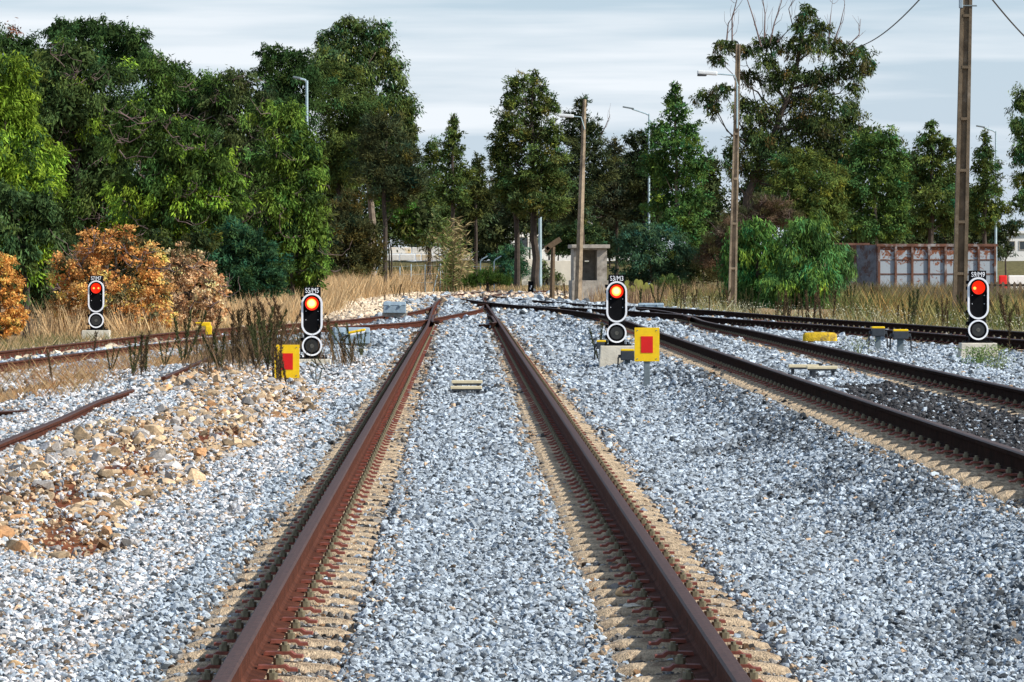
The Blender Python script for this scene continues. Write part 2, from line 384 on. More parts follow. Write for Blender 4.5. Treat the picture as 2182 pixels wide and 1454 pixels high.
gm.polygons.foreach_set('use_smooth', [True] * len(Q))
tag(link_mesh('ground', gm), kind='structure')

# ------------------------------------------------------------------ ballast: instanced angular stones
def hull_stone(seed, flat=0.7):
    r = random.Random(seed); bm = bmesh.new()
    for _ in range(13):
        v = Vector((r.gauss(0, 1), r.gauss(0, 1), r.gauss(0, 1))).normalized()
        bm.verts.new((v.x * 0.5 * r.uniform(.85, 1.1), v.y * 0.42 * r.uniform(.85, 1.1), v.z * 0.5 * flat))
    res = bmesh.ops.convex_hull(bm, input=bm.verts)
    bmesh.ops.delete(bm, geom=[g for g in res['geom_interior'] if isinstance(g, bmesh.types.BMVert)], context='VERTS')
    return bm
sc = bpy.data.collections.new('stone_shapes')
for k in range(10):
    bm = hull_stone(100 + k, 0.62 + 0.03 * k)
    me = bpy.data.meshes.new('stone'); bm.to_mesh(me); bm.free(); me.materials.append(M['stone'])
    sc.objects.link(bpy.data.objects.new('stone_shape', me))
def gn_group():
    ng = bpy.data.node_groups.new('scatter_stones', 'GeometryNodeTree')
    ng.interface.new_socket('Geometry', in_out='INPUT', socket_type='NodeSocketGeometry')
    ng.interface.new_socket('Geometry', in_out='OUTPUT', socket_type='NodeSocketGeometry')
    N = ng.nodes; gi = N.new('NodeGroupInput'); go = N.new('NodeGroupOutput')
    m2p = N.new('GeometryNodeMeshToPoints')
    iop = N.new('GeometryNodeInstanceOnPoints'); ci = N.new('GeometryNodeCollectionInfo')
    ci.inputs['Collection'].default_value = sc; ci.inputs['Separate Children'].default_value = True; ci.inputs['Reset Children'].default_value = True
    def na(name, dt):
        a = N.new('GeometryNodeInputNamedAttribute'); a.data_type = dt; a.inputs['Name'].default_value = name
        return [o for o in a.outputs if o.enabled and o.name == 'Attribute'][0]
    e2r = N.new('FunctionNodeEulerToRotation')
    lk = ng.links.new
    lk(gi.outputs[0], m2p.inputs['Mesh']); lk(m2p.outputs[0], iop.inputs['Points']); lk(ci.outputs[0], iop.inputs['Instance'])
    iop.inputs['Pick Instance'].default_value = True
    lk(na('idx', 'INT'), iop.inputs['Instance Index']); lk(na('rot', 'FLOAT_VECTOR'), e2r.inputs[0]); lk(e2r.outputs[0], iop.inputs['Rotation'])
    lk(na('scl', 'FLOAT_VECTOR'), iop.inputs['Scale']); lk(iop.outputs[0], go.inputs[0])
    return ng
NG = gn_group()
def scatter(name, label, cat, pos, scl, tone, tilt=0.5):
    n = len(pos); me = bpy.data.meshes.new(name); me.vertices.add(n); me.vertices.foreach_set('co', pos.astype(np.float32).ravel())
    rot = np.stack([rng.normal(0, tilt, n), rng.normal(0, tilt, n), rng.random(n) * 6.28], 1)
    a = me.attributes.new('idx', 'INT', 'POINT'); a.data.foreach_set('value', rng.integers(0, 10, n).astype(np.int32))
    a = me.attributes.new('rot', 'FLOAT_VECTOR', 'POINT'); a.data.foreach_set('vector', rot.astype(np.float32).ravel())
    a = me.attributes.new('scl', 'FLOAT_VECTOR', 'POINT'); a.data.foreach_set('vector', scl.astype(np.float32).ravel())
    a = me.attributes.new('tone', 'FLOAT_VECTOR', 'POINT'); a.data.foreach_set('vector', tone.astype(np.float32).ravel())
    o = link_mesh(name, me); tag(o, label, cat, kind='stuff')
    md = o.modifiers.new('stones', 'NODES'); md.node_group = NG
    return o
def sample(y0, y1, dens, margin=1.2, pxl=-60, pxr=2242):
    xl = X(pxl, y1) - margin; xr = X(pxr, y1) + margin; n = int((xr - xl) * (y1 - y0) * dens)
    x = rng.uniform(xl, xr, n); y = rng.uniform(y0, y1, n)
    k = (x > X(pxl, y) - margin) & (x < X(pxr, y) + margin); return x[k], y[k]
parts = []
for y0, y1, dens, s in ((13, 19, 2700, .0235), (19, 28, 2100, .026), (28, 40, 1350, .032), (40, 56, 800, .041), (56, 80, 400, .056), (80, 125, 160, .085), (125, 180, 42, .15), (180, 270, 12, .24)):
    x, y = sample(y0, y1, dens)
    parts.append((x, y, np.full(x.shape, s)))
x = np.concatenate([p[0] for p in parts]); y = np.concatenate([p[1] for p in parts]); s = np.concatenate([p[2] for p in parts])
bd = bed(x, y); keep = rng.random(len(x)) < bd; x, y, s = x[keep], y[keep], s[keep]
def off_rails(x, y, half=0.10):
    """drop stones standing on a rail; thin them over the sleeper blocks"""
    rd = np.full(x.shape, 9.0)
    for pth in (A_left, A_right, B_left, B_right, C_far, C_near, D_far, D_near):
        o = np.argsort(pth[:, 1]); yy = pth[o, 1]; xx = pth[o, 0]
        d = np.abs(x - np.interp(y, yy, xx)); d[(y < yy[0]) | (y > yy[-1])] = 9
        rd = np.minimum(rd, d)
    return rd
rd = off_rails(x, y)
tan = zone(TAN, x, y, 0.35); red = zone(REDE, x, y, 0.3); drk = zone(DARK, x, y, 0.4)
keep = rd > 0.085 + s * 0.3
def on_block(x, y):
    u = x + 0.0109 * y
    ph = np.where(u < 2.2, (y - 13.4) % .6, (y - 27.0) % .6); ph = np.minimum(ph, .6 - ph)
    return ph < .12
keep &= ~((rd < 0.37) & (y < 112) & (on_block(x, y) & (rng.random(len(x)) < .96) | (rng.random(len(x)) < .12)))
for (bx, by) in ((X(995, 59), 59), (X(995, 59), 58), (X(1712, 56.4), 56.4), (X(1750, 56), 55.6)): keep &= ~((np.abs(x - bx) < .3) & (y - by < .2) & (y - by > -.9))
keep &= ~(tan & (rng.random(len(x)) < 0.45)); keep &= ~(red & (rng.random(len(x)) < 0.9))
x, y, s, tan, drk, rd = x[keep], y[keep], s[keep], tan[keep], drk[keep], rd[keep]
n = len(x)
sz = s * np.clip(rng.lognormal(0, 0.28, n), 0.5, 2.0)
z = G(x, y) + sz * rng.uniform(-0.05, 0.35, n) + .035 * sstep(.28, .37, rd) * (y < 130) + .016 * (rd < .30) * (y < 112)
scl = np.stack([sz * rng.uniform(.9, 1.35, n), sz * rng.uniform(.8, 1.1, n), sz * rng.uniform(.8, 1.2, n)], 1)
u = x + 0.0109 * y
val = np.clip(rng.normal(0.425, 0.13, n), 0.08, 0.72)
k = rng.random(n) < 0.20; val[k] = rng.uniform(0.05, 0.16, k.sum())
tone = val[:, None] * np.array([0.86, 0.985, 1.09])
whit = (u < -1.35 - 0.4 * (fbm(x, y * .3) - .5)) & (y < 80); wk = whit & (rng.random(n) < 0.55); tone[wk] = np.clip(val[wk] * 1.45, .15, .85)[:, None] * np.array([1.0, 0.985, 0.97])
k = rng.random(n) < np.where(whit, 0.10, 0.010); tone[k] = val[k][:, None] * np.array([1.1, 0.78, 0.5])
k = tan & (rng.random(n) < 0.5); tone[k] = val[k][:, None] * np.array([1.15, 0.80, 0.48])
k = (rd < 0.46) & (rng.random(n) < 0.16); tone[k] = val[k][:, None] * np.array([1.05, 0.78, 0.52])
farl = (y > 110) & (u < -2.6) | (y > 215); k = farl & (rng.random(n) < 0.8); tone[k] = np.clip(val[k] * 1.3, .2, .8)[:, None] * np.array([1.05, 0.82, 0.60])
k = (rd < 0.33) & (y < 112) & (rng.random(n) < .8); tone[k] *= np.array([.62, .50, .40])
k = drk & (rng.random(n) < 0.88); tone[k] = (val[k] * 0.12)[:, None] * np.array([1, 1, 1.05])
shade_stain = (u > 1.9) & (u < 3.1) & (y < 46) & (fbm(x * 1.1, y * 0.4) > 0.52) & (rng.random(n) < .55); tone[shade_stain] *= 0.45  # shade of the hollow before the right track, put into stone tones in patches
shade_stain = (np.abs(u - 3.0) < .35) & (y > 36) & (y < 62) & (rng.random(n) < .5); tone[shade_stain] *= 0.35
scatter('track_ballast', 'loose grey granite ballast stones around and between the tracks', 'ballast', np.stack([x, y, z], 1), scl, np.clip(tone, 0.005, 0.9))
print('ballast', n)
# tan limestone rubble
x, y = sample(17, 75, 95, 2.0); k = zone(TAN, x, y, 0.5) & ~(zone(REDE, x, y, 0.3) & (rng.random(len(x)) < .75)); x, y = x[k], y[k]
k = off_rails(x, y) > 0.5; x, y = x[k], y[k]
n = len(x); sz = np.clip(rng.lognormal(math.log(0.072), 0.38, n), 0.035, 0.18)
tone = np.clip(rng.normal(0.43, 0.14, n), .10, .80)[:, None] * np.where((rng.random(n) < .34)[:, None], np.array([1.0, .93, .85]), np.where((rng.random(n) < .2)[:, None], np.array([1.0, .55, .26]), np.array([1.12, .82, .50])))
scatter('rubble', 'heap of tan and orange limestone rubble left of the middle track', 'rubble', np.stack([x, y, G(x, y) + sz * rng.uniform(.05, .45, n)], 1), np.stack([sz * rng.uniform(1, 1.5, n), sz, sz * rng.uniform(.8, 1.1, n)], 1), np.clip(tone, .02, .85))
print('rubble', n)
# pale rubble bank behind the tracks, left of the junction, and scattered over verges
x, y = sample(84, 270, 9, 2.0); u = x + .0109 * y
lim = np.interp(y, [84, 105, 125, 150, 200, 270], [-9.5, -8, -5.2, -3.4, -3.6, -1]); w = np.interp(y, [84, 110, 150, 200, 270], [1.3, 2.0, 4.5, 8, 12])
k = (x < lim) & (x > lim - w) & (off_rails(x, y) > .4) | (y > 240) & (x < 12) & (x > -9) & (rng.random(len(x)) < .6); x, y = x[k], y[k]
n = len(x); sz = rng.uniform(.12, .32, n)
tone = np.clip(rng.normal(0.66, 0.12, n), .2, .85)[:, None] * np.array([1.04, .84, .60])
scatter('pale_rubble', 'bank of pale sandy rubble behind the left hand track', 'rubble', np.stack([x, y, G(x, y) + sz * .2], 1), np.stack([sz * 1.2, sz, sz * .9], 1), np.clip(tone, .02, .85))

# ------------------------------------------------------------------ tracks
PROF = [(-.070, -.170), (-.070, -.158), (-.022, -.146), (-.009, -.132), (-.009, -.054), (-.033, -.042), (-.036, -.012), (-.027, -.002), (0, 0),
        (.027, -.002), (.036, -.012), (.033, -.042), (.009, -.054), (.009, -.132), (.022, -.146), (.070, -.158), (.070, -.170)]
PROF = [(a * (.90 if abs(a) < .05 else 1.04), b * .88) for a, b in PROF]
def rail_mesh(name, path, m, mh, parent=None):
    mb = MB(); n = len(PROF); a, b = mb.slot(m), mb.slot(mh)
    path = np.asarray(path)
    for i, p in enumerate(path):
        t = path[min(i + 1, len(path) - 1)] - path[max(i - 1, 0)]; t = t / np.linalg.norm(t[:2]); nx_, ny_ = t[1], -t[0]
        for lx, lz in PROF: mb.v.append((p[0] + nx_ * lx, p[1] + ny_ * lx, p[2] + lz))
    for i in range(len(path) - 1):
        for k in range(n):
            j = (k + 1) % n; mb.f.append((i * n + k, i * n + j, (i + 1) * n + j, (i + 1) * n + k)); mb.mi.append(b if 6 <= k <= 9 else a)
    mb.f.append(tuple(range(n))); mb.mi.append(a); mb.f.append(tuple(range(len(mb.v) - n, len(mb.v)))); mb.mi.append(a)
    return mb.build(name, parent)
def sleeper_block(mb, cx, seed, L_=0.36, m=None):
    r = random.Random(seed); m = m or M['sleeper']
    st = [(-L_, .55, -.075), (-L_ + .025, .85, -.032), (-L_ + .08, 1, -.014), (-.13, .93, -.002), (.13, .93, -.002), (L_ - .08, 1, -.014), (L_ - .025, .85, -.032), (L_, .55, -.075)]
    cs = [(-.112, -.16), (-.104, -.062), (-.080, -.024), (-.040, -.004), (.040, -.004), (.080, -.024), (.104, -.062), (.112, -.16)]
    vs = []; fs = []; n = len(cs)
    for x0, w, dz in st:
        for yy, zz in cs: vs.append((cx + x0 + r.uniform(-.006, .006), yy * w + r.uniform(-.004, .004), -.151 + dz + zz + r.uniform(-.004, .002)))
    for i in range(len(st) - 1):
        for k in range(n - 1): fs.append((i * n + k, i * n + k + 1, (i + 1) * n + k + 1, (i + 1) * n + k))
    fs.append(tuple(range(n))); fs.append(tuple(range(len(vs) - n, len(vs))))
    mb.add(vs, fs, m)
def clip_into(mb, x, s):
    # plate that bears on the rail foot, with an upturned outer lip; nut and stud on top
    out = [(-.062, -.150), (-.058, -.140), (.045, -.138), (.060, -.150), (.088, -.152), (.090, -.163), (.052, -.163), (.038, -.150), (-.062, -.154)]
    mb.prism([(x + s * (a - .006), b + .02) for a, b in out], -.032, .032, M['clip'])
    hexo = [(math.cos(R(60 * k)) * .020, math.sin(R(60 * k)) * .020) for k in range(6)]
    vs = [(x + s * .012 + a, b, -.118) for a, b in hexo] + [(x + s * .012 + a, b, -.094) for a, b in hexo]
    mb.add(vs, [tuple(range(5, -1, -1)), tuple(range(6, 12))] + [(i, (i + 1) % 6, (i + 1) % 6 + 6, i + 6) for i in range(6)], M['nut'])
    mb.tube([(x + s * .012, 0, -.096), (x + s * .012, 0, -.082)], .011, M['nut'], 8)
H_ = 0.87
def frame_at(cl, cr, i):
    p = (cl[i] + cr[i]) / 2; q = (cl[min(i + 1, len(cl) - 1)] + cr[min(i + 1, len(cl) - 1)]) / 2; o = (cl[max(i - 1, 0)] + cr[max(i - 1, 0)]) / 2
    t = q - o; return p, math.atan2(t[1], t[0]) - math.pi / 2
def lay_sleepers(root, xs_fn, y0, count, step, detailed, blk_names='sleeper'):
    protos = []
    for v in range(4):
        mb = MB(); sleeper_block(mb, -H_, v); sleeper_block(mb, H_, v + 50); mb.box((0, 0, -.285), (1.3, .06, .05), M['steel'])
        if not detailed:
            for q in (-H_, H_):
                clip_into(mb, q - .105, -1); clip_into(mb, q + .105, 1)
        protos.append(mb)
    meshes = [p.build('sleeper').data for p in protos]
    for o in [o for o in COL.objects if o.name.startswith('sleeper') and o.parent is None]: bpy.data.objects.remove(o)
    if detailed:
        mbr = MB(); clip_into(mbr, 0, 1); mr = mbr.build('rail_clip'); cr_ = mr.data; bpy.data.objects.remove(mr)
        mbl = MB(); clip_into(mbl, 0, -1); mr = mbl.build('rail_clip'); cl_ = mr.data; bpy.data.objects.remove(mr)
    for k in range(count):
        yy = y0 + k * step; px_, rz, z = xs_fn(yy)
        o = bpy.data.objects.new('sleeper', meshes[random.randrange(4)]); COL.objects.link(o); o.parent = root
        o.location = (px_, yy, z + random.uniform(-.004, .002)); o.rotation_euler = (0, 0, rz + random.uniform(-.006, .006))
        if random.random() < .5: o.rotation_euler.z += math.pi
        if detailed:
            for q in (-H_, H_):
                for s_, md in ((-1, cl_), (1, cr_)):
                    c = bpy.data.objects.new('rail_clip', md); COL.objects.link(c); c.parent = o
                    c.location = (q + s_ * .105, random.uniform(-.006, .006), 0); c.rotation_euler = (0, 0, random.uniform(-.05, .05))
def far_sleepers(root, xs_fn, y0, y1, step):
    mb = MB(); y = y0; k = 0
    while y < y1:
        px_, rz, z = xs_fn(y); t = MB(); sleeper_block(t, -H_, k); sleeper_block(t, H_, k + 9)
        for q in (-H_, H_): clip_into(t, q - .105, -1); clip_into(t, q + .105, 1)
        c, s_ = math.cos(rz), math.sin(rz)
        o = len(mb.v); mb.v += [(px_ + c * a - s_ * b, y + s_ * a + c * b, z + e) for a, b, e in t.v]
        for f, mi in zip(t.f, t.mi): mb.f.append(tuple(i + o for i in f)); mb.mi.append(mb.slot(t.mats[mi]))
        y += step; k += 1
    o = mb.build('distant_sleepers', root); o['kind'] = 'stuff'; return o
def centre_fn(l, r):
    ol, orr = np.argsort(l[:, 1]), np.argsort(r[:, 1])
    def f(y):
        c = lambda yy: 0.5 * (np.interp(yy, l[ol, 1], l[ol, 0]) + np.interp(yy, r[orr, 1], r[orr, 0]))
        x0 = c(y); sl = (c(y + .5) - c(y - .5)); z = 0.5 * (np.interp(y, l[ol, 1], l[ol, 2]) + np.interp(y, r[orr, 1], r[orr, 2]))
        return float(x0), -math.atan(sl), float(z)
    return f
# middle track
ta = thing('railway_track', 'rusty middle track running straight away from the viewer between rows of tan sleeper ends', 'railway track')
rail_mesh('rail', A_left, M['rail'], M['head'], ta); rail_mesh('rail', A_right, M['rail'], M['head'], ta)
fA = centre_fn(A_left, A_right); lay_sleepers(ta, fA, 13.4, 100, .6, True); far_sleepers(ta, fA, 73.4, 205, .6)
# check rails and blocks at the crossing
def offs(path, y0, y1, off, flare=.06):
    o = path[np.argsort(path[:, 1])]; yy = np.arange(y0, y1, .8); xx = np.interp(yy, o[:, 1], o[:, 0]); zz = np.interp(yy, o[:, 1], o[:, 2])
    e = np.minimum(yy - y0, y1 - yy); return np.stack([xx + off + math.copysign(1, off) * flare * np.clip(1 - e / 1.6, 0, 1), yy, zz + .01], 1)
rail_mesh('check_rail', offs(A_right, 114, 131, -.09, .12), M['drail'], M['head'], ta)
rail_mesh('check_rail', offs(A_left, 116, 134, .085, .05), M['drail'], M['head'], ta)
mb = MB(); mb.box((X(1042, 116) - .12, 115, -.10), (.26, .7, .10), M['drail'], .01); mb.box((X(918, 124), 124, -.12), (.42, 3.2, .1), M['drail'], .01)
mb.box((X(1032, 172), 172, -.06), (.5, 3.5, .14), M['drail'], .02); mb.build('crossing_block', ta)
mb = MB()
for yy in (131, 139): mb.tube([(X(905, yy), yy, -.16), (X(1060, yy), yy, -.16)], .022, M['drail'], 6)
mb.build('stretcher_bar', ta)
# right hand tracks
tb = thing('railway_track', 'dark rusty track that leaves the junction and runs to the lower right corner', 'railway track')
rail_mesh('rail', B_left, M['drail'], M['dhead'], tb); rail_mesh('rail', B_right, M['drail'], M['dhead'], tb)
fB = centre_fn(B_left, B_right); lay_sleepers(tb, fB, 27.0, 100, .6, True); far_sleepers(tb, fB, 87, 170, .6)
rail_mesh('check_rail', offs(B_right, 104, 116, -.09), M['drail'], M['dhead'], tb)
tc_ = thing('railway_track', 'farthest right track crossing behind the rightmost signal in front of the weeds', 'railway track')
rail_mesh('rail', C_far, M['drail'], M['dhead'], tc_); rail_mesh('rail', C_near, M['drail'], M['dhead'], tc_)
fC = centre_fn(C_far, C_near); lay_sleepers(tc_, fC, 64, 80, .6, False)
td = thing('railway_track', 'reddish brown track curving from the crossing to the left edge behind the weeds', 'railway track')
rail_mesh('rail', D_far, M['rail'], M['head'], td); rail_mesh('rail', D_near, M['rail'], M['head'], td)
fD = centre_fn(D_far, D_near); lay_sleepers(td, fD, 68, 90, .6, False)
# lengths of lifted rail lying left
def loose(pts, label, m=None):
    p = []
    for i in range(len(pts) - 1):
        a, b = np.array(pts[i]), np.array(pts[i + 1])
        for t in np.linspace(0, 1, 8, endpoint=False): p.append(a * (1 - t) + b * t)
    p.append(np.array(pts[-1])); o = rail_mesh('loose_rail', np.array(p), m or M['rail'], M['head']); tag(o, label, 'rail', 'pieces of lifted rail'); return o
zE = .14
loose([PG(-120, 990, zE), PG(0, 942, zE), PG(121, 894, zE), PG(212, 852, zE), PG(281, 829, zE + .01)], 'longer piece of lifted rusty rail lying among stones at the left edge')
loose([PG(348, 803, zE), PG(454, 757, zE), PG(470, 752, zE - .03)], 'shorter piece of rusty rail half buried beyond the longer one')
loose([PG(-60, 880, .09), PG(60, 873, .08), PG(136, 867, .06), PG(185, 861, .02)], 'thin dark piece of rail almost buried, pointing at the longer rail piece', M['drail'])

# ------------------------------------------------------------------ signals
def capsule(w, h, n=14):
    r = w / 2; c = h / 2 - r
    return [(r * math.cos(R(a)), c + r * math.sin(R(a))) for a in np.linspace(0, 180, n)] + [(r * math.cos(R(a)), -c + r * math.sin(R(a))) for a in np.linspace(180, 360, n)]
def circ(r, n=32): return [(r * math.cos(2 * math.pi * k / n), r * math.sin(2 * math.pi * k / n)) for k in range(n)]
def sh(pts, dx, dz): return [(x + dx, z + dz) for x, z in pts]
def text_mesh(txt, w, h):
    cu = bpy.data.curves.new('t', 'FONT'); cu.body = txt; cu.size = 1; cu.extrude = 0.02; cu.offset = 0.0
    o = bpy.data.objects.new('t', cu); COL.objects.link(o); bpy.context.view_layer.update()
    me = bpy.data.meshes.new_from_object(o.evaluated_get(bpy.context.evaluated_depsgraph_get()))
    bpy.data.objects.remove(o); bpy.data.curves.remove(cu)
    V = np.array([v.co[:] for v in me.vertices]); mn, mx = V.min(0), V.max(0)
    for v in me.vertices:
        x_ = (v.co.x - (mn[0] + mx[0]) / 2) / (mx[0] - mn[0]) * w; z_ = (v.co.y - (mn[1] + mx[1]) / 2) / (mx[1] - mn[1]) * h; y_ = -v.co.z * .1
        v.co = (x_, y_, z_)
    me.materials.clear(); me.materials.append(M['white']); return me
def signal(px, d, pb, pt, txt, label, style, gx=0.0):
    """pb, pt: rows of the head's bottom and top"""
    s = (pb - pt) / F * d / 1.11; x = X(px, d); zb = Zt(pb, d); zg = g1(x, d) - .03; bh = zb - zg
    root = thing('dwarf_signal', label, 'railway signal', (x, d, zg), 0, 'dwarf signals beside the tracks')
    mb = MB(); bw = .54 * s; mb.box((gx * s, .02, bh / 2), (bw * 1.12, .5, bh), M['concrete'], .012, None, (.90, .9)); mb.build('concrete_base', root)
    def q(a): return a * s
    z0 = bh
    mb = MB(); mb.box((0, .12, z0 + q(.555)), (q(.25), q(.20), q(1.11) - .004), M['black'], .006)
    mb.box((q(.02), .10, z0 + .012), (q(.42), q(.30), .022), M['black'], .003)
    for zz in (.13, .30, .48, .66, .84, .93): mb.box((q(-.155), .06, z0 + q(zz)), (q(.05), q(.05), q(.05)), M['black'], .004)
    for xx in (-.17, .17): mb.tube([(q(xx), .05, z0 + .02), (q(xx), .05, z0 + q(.06))], q(.012), M['black'], 8)
    mb.build('housing', root)
    mb = MB(); mb.box((0, -.008, z0 + q(1.045)), (q(.25), .012, q(.13)), M['black'], .002); pl = mb.build('number_plate', root)
    tm = link_mesh('lettering', text_mesh(txt, q(.205), q(.076)), pl); tm.location = (0, -.016, z0 + q(1.052))
    c1 = z0 + q(.685); c2 = z0 + q(.200)
    mb = MB(); mb.prism(sh(capsule(q(.30), q(.625)), 0, c1), -.035, .02, M['black'])
    for xx in (-.093, .093):
        for zz in (.045, -.085): mb.prism(sh(circ(q(.006), 8), q(xx), c1 + q(zz)), -.040, -.033, M['white'])
    up = mb.build('upper_face', root)
    mb = MB(); mb.ring(sh(capsule(q(.325), q(.648)), 0, c1), sh(capsule(q(.268), q(.592)), 0, c1), -.060, .0, M['white']); mb.build('white_rim', up)
    lz = c1 + q(.165)
    mb = MB(); mb.ring(sh(circ(q(.112)), 0, lz), sh(circ(q(.105)), 0, lz), -.09, -.03, M['black']); mb.build('hood', up)
    mb = MB(); mb.prism(sh(circ(q(.105)), 0, lz), -.045, -.03, M['lred'])
    if style == 'full':
        mb.prism(sh(circ(q(.074)), -q(.004), lz), -.048, -.046, M['lcore']); mb.prism(sh(circ(q(.05)), -q(.004), lz + q(.005)), -.051, -.049, M['lhot'])
    elif style == 'twin':
        mb.prism(sh(circ(q(.020), 14), -q(.045), lz), -.048, -.046, M['lcore']); mb.prism(sh(circ(q(.020), 14), q(.05), lz), -.048, -.046, M['lcore'])
    else:
        mb.prism(sh(circ(q(.024), 14), -q(.055), lz - q(.01)), -.048, -.046, M['lcore'])
    mb.build('lit_lens', up)
    mb = MB(); mb.prism(sh(circ(q(.142)), 0, c2), -.035, .02, M['black']); lo = mb.build('lower_face', root)
    mb = MB(); mb.ring(sh(circ(q(.154)), 0, c2), sh(circ(q(.130)), 0, c2), -.060, 0, M['white']); mb.build('white_rim', lo)
    mb = MB(); mb.prism(sh(circ(q(.10)), 0, c2), -.045, -.035, M['lens_dark']); mb.prism(sh(circ(q(.032), 16), 0, c2), -.049, -.045, M['lens_spot']); mb.build('unlit_lens', lo)
    return root
signal(1314, 73, 737, 585.5, 'S3/M3', 'dwarf signal marked S3/M3, lit red, on the tallest pale concrete block', 'full', .02)
signal(665, 73, 765, 611, 'S5/M5', 'dwarf signal marked S5/M5 with a red light, standing among dark weeds', 'full')
signal(2084, 68, 731, 577, 'S9/M9', 'dwarf signal marked S9/M9 in front of the tall concrete pole at the right', 'single')
signal(205, 107, 704, 587, 'S7/M7', 'smaller looking dwarf signal marked S7/M7 in front of the dead orange bush', 'twin')

# yellow boards
def board(px, d, y0, y1, label, post=True):
    x = X(px, d); zg = g1(x, d) - .02; w = 53 / F * d; zt, zb_ = Zt(y0, d), Zt(y1, d)
    root = thing('marker_board', label, 'sign', (x, d, zg), 0, 'yellow marker boards')
    mb = MB(); mb.box((0, 0, (zt + zb_) / 2 - zg), (w, .012, zt - zb_), M['yellow'], .003); b = mb.build('board', root)
    mb = MB()
    for a_ in (-.38, .38):
        for c_ in (-.42, .42): mb.prism(sh(circ(.007, 8), a_ * w, (zt + zb_) / 2 - zg + c_ * (zt - zb_)), -.013, -.006, M['steel'])
    mb.build('bolts', b)
    mb = MB(); mb.box((0, -.009, (zt + zb_) / 2 - zg - .0), (w * .48, .004, (zt - zb_) * .49), M['red']); mb.build('red_rectangle', b)
    mb = MB(); mb.box((.0, .035, (zb_ - zg + .2) / 2), (.075, .05, zb_ - zg + .2), M['steel'], .004); mb.build('post', root)
board(1378.5, 59.7, 698.5, 770.5, 'yellow board with a red rectangle on a grey post, right of the middle track')
board(611.5, 61.5, 735, 806, 'yellow board with a red rectangle standing low in the weeds, left of the middle track')

# ------------------------------------------------------------------ lineside boxes and small things
def postbox(px, d, ytop, ybot, wpx, label, cab=-1):
    x = X(px, d); zg = g1(x, d) - .02; w = wpx / F * d; zt, zb_ = Zt(ytop, d) - zg, Zt(ybot, d) - zg
    root = thing('cable_box', label, 'junction box', (x, d, zg), 0, 'dark cable boxes with yellow tops')
    mb = MB(); mb.box((0, .05, zb_ / 2), (w * .42, .08, zb_), M['steel'], .004); mb.build('post', root)
    mb = MB(); mb.box((0, 0, (zt + zb_) / 2), (w, .16, zt - zb_), M['dbox'], .012); bx = mb.build('box', root)
    mb = MB(); mb.box((0, 0, zt + .014), (w * .98, .155, .03), M['yellow'], .008); mb.build('lid', bx)
    mb = MB()
    for s_ in (-1, 1):
        if cab and s_ != cab and cab != 2: continue
        mb.tube([(s_ * w * .5, 0, zb_ + .06), (s_ * w * .68, 0, zb_ + .04), (s_ * w * .70, 0, zb_ * .5), (s_ * w * .8, -.03, .03), (s_ * w * 1.1, -.05, .0)], .012, M['cable'], 7)
        mb.box((s_ * w * .58, 0, zb_ + .06), (w * .2, .05, .05), M['dbox'], .006)
    mb.build('cable', root)
postbox(1337, 71, 748, 768, 29, 'dark cable box with yellow lid in front of the S3/M3 signal block')
postbox(1281, 75.5, 729, 744, 20, 'dark cable box with yellow lid behind the left side of the S3/M3 signal', -1)
postbox(1871, 74, 700, 717, 28, 'left of the two yellow topped cable boxes near the S9/M9 signal', 2)
postbox(1919, 72, 706, 723, 32, 'right of the two yellow topped cable boxes near the S9/M9 signal', 2)
def slab(px, d, wpx, hpx, dep, label):
    x = X(px, d); w = wpx / F * d; h = hpx / F * d; zg = g1(x, d)
    mb = MB(); mb.box((0, 0, h / 2 - .02), (w, dep, h), M['concrete'], .02, None, (.92, .85)); o = mb.build('concrete_footing', loc=(x, d, zg)); tag(o, label, 'concrete block')
slab(1870, 72.6, 55, 12, .5, 'low pale footing under the left of the two yellow topped boxes')
slab(1922, 70.8, 62, 9, .4, 'low pale footing under the right of the two yellow topped boxes')
slab(1262, 75.0, 26, 7, .4, 'small pale footing left of the S3/M3 signal block')
def machine(px, d, ytop, wpx, hpx, label, rz=0.0):
    x = X(px, d); w = wpx / F * d; h = hpx / F * d; zt = Zt(ytop, d); z0 = zt - h
    root = thing('point_machine', label, 'point machine', (x, d, z0), rz, 'blue grey point machines')
    mb = MB(); mb.box((0, 0, h * .33), (w, .42, h * .66), M['box'], .012); c = mb.build('case', root)
    mb = MB(); mb.box((0, 0, h * .83), (w * 1.02, .45, h * .34), M['box'], .02, None, (.97, .85)); mb.build('lid', root)
    mb = MB()
    for s_ in (-.22, .25):
        mb.box((s_ * w, -.235, h * .62), (.045, .03, .07), M['galv'], .005); mb.tube([(s_ * w - .03, -.25, h * .56), (s_ * w + .03, -.25, h * .56)], .008, M['cable'], 6)
    mb.build('latch', c)
    mb = MB(); mb.box((0, 0, -.05), (w * 1.1, .3, .12), M['gconcrete'], .01); mb.build('footing', root)
    return root
machine(841, 131, 643, 48, 24, 'blue grey point machine behind the left track near the crossing')
machine(1105, 246, 626, 42, 14, 'small distant blue grey point machine beyond the crossing, near the black marker')
machine(1387, 141, 646, 54, 13, 'pale blue grey point machine behind the right hand tracks at the foot of the weeds')
machine(748, 88, 698, 76, 34, 'large blue grey point machine behind the S5/M5 signal', .15)
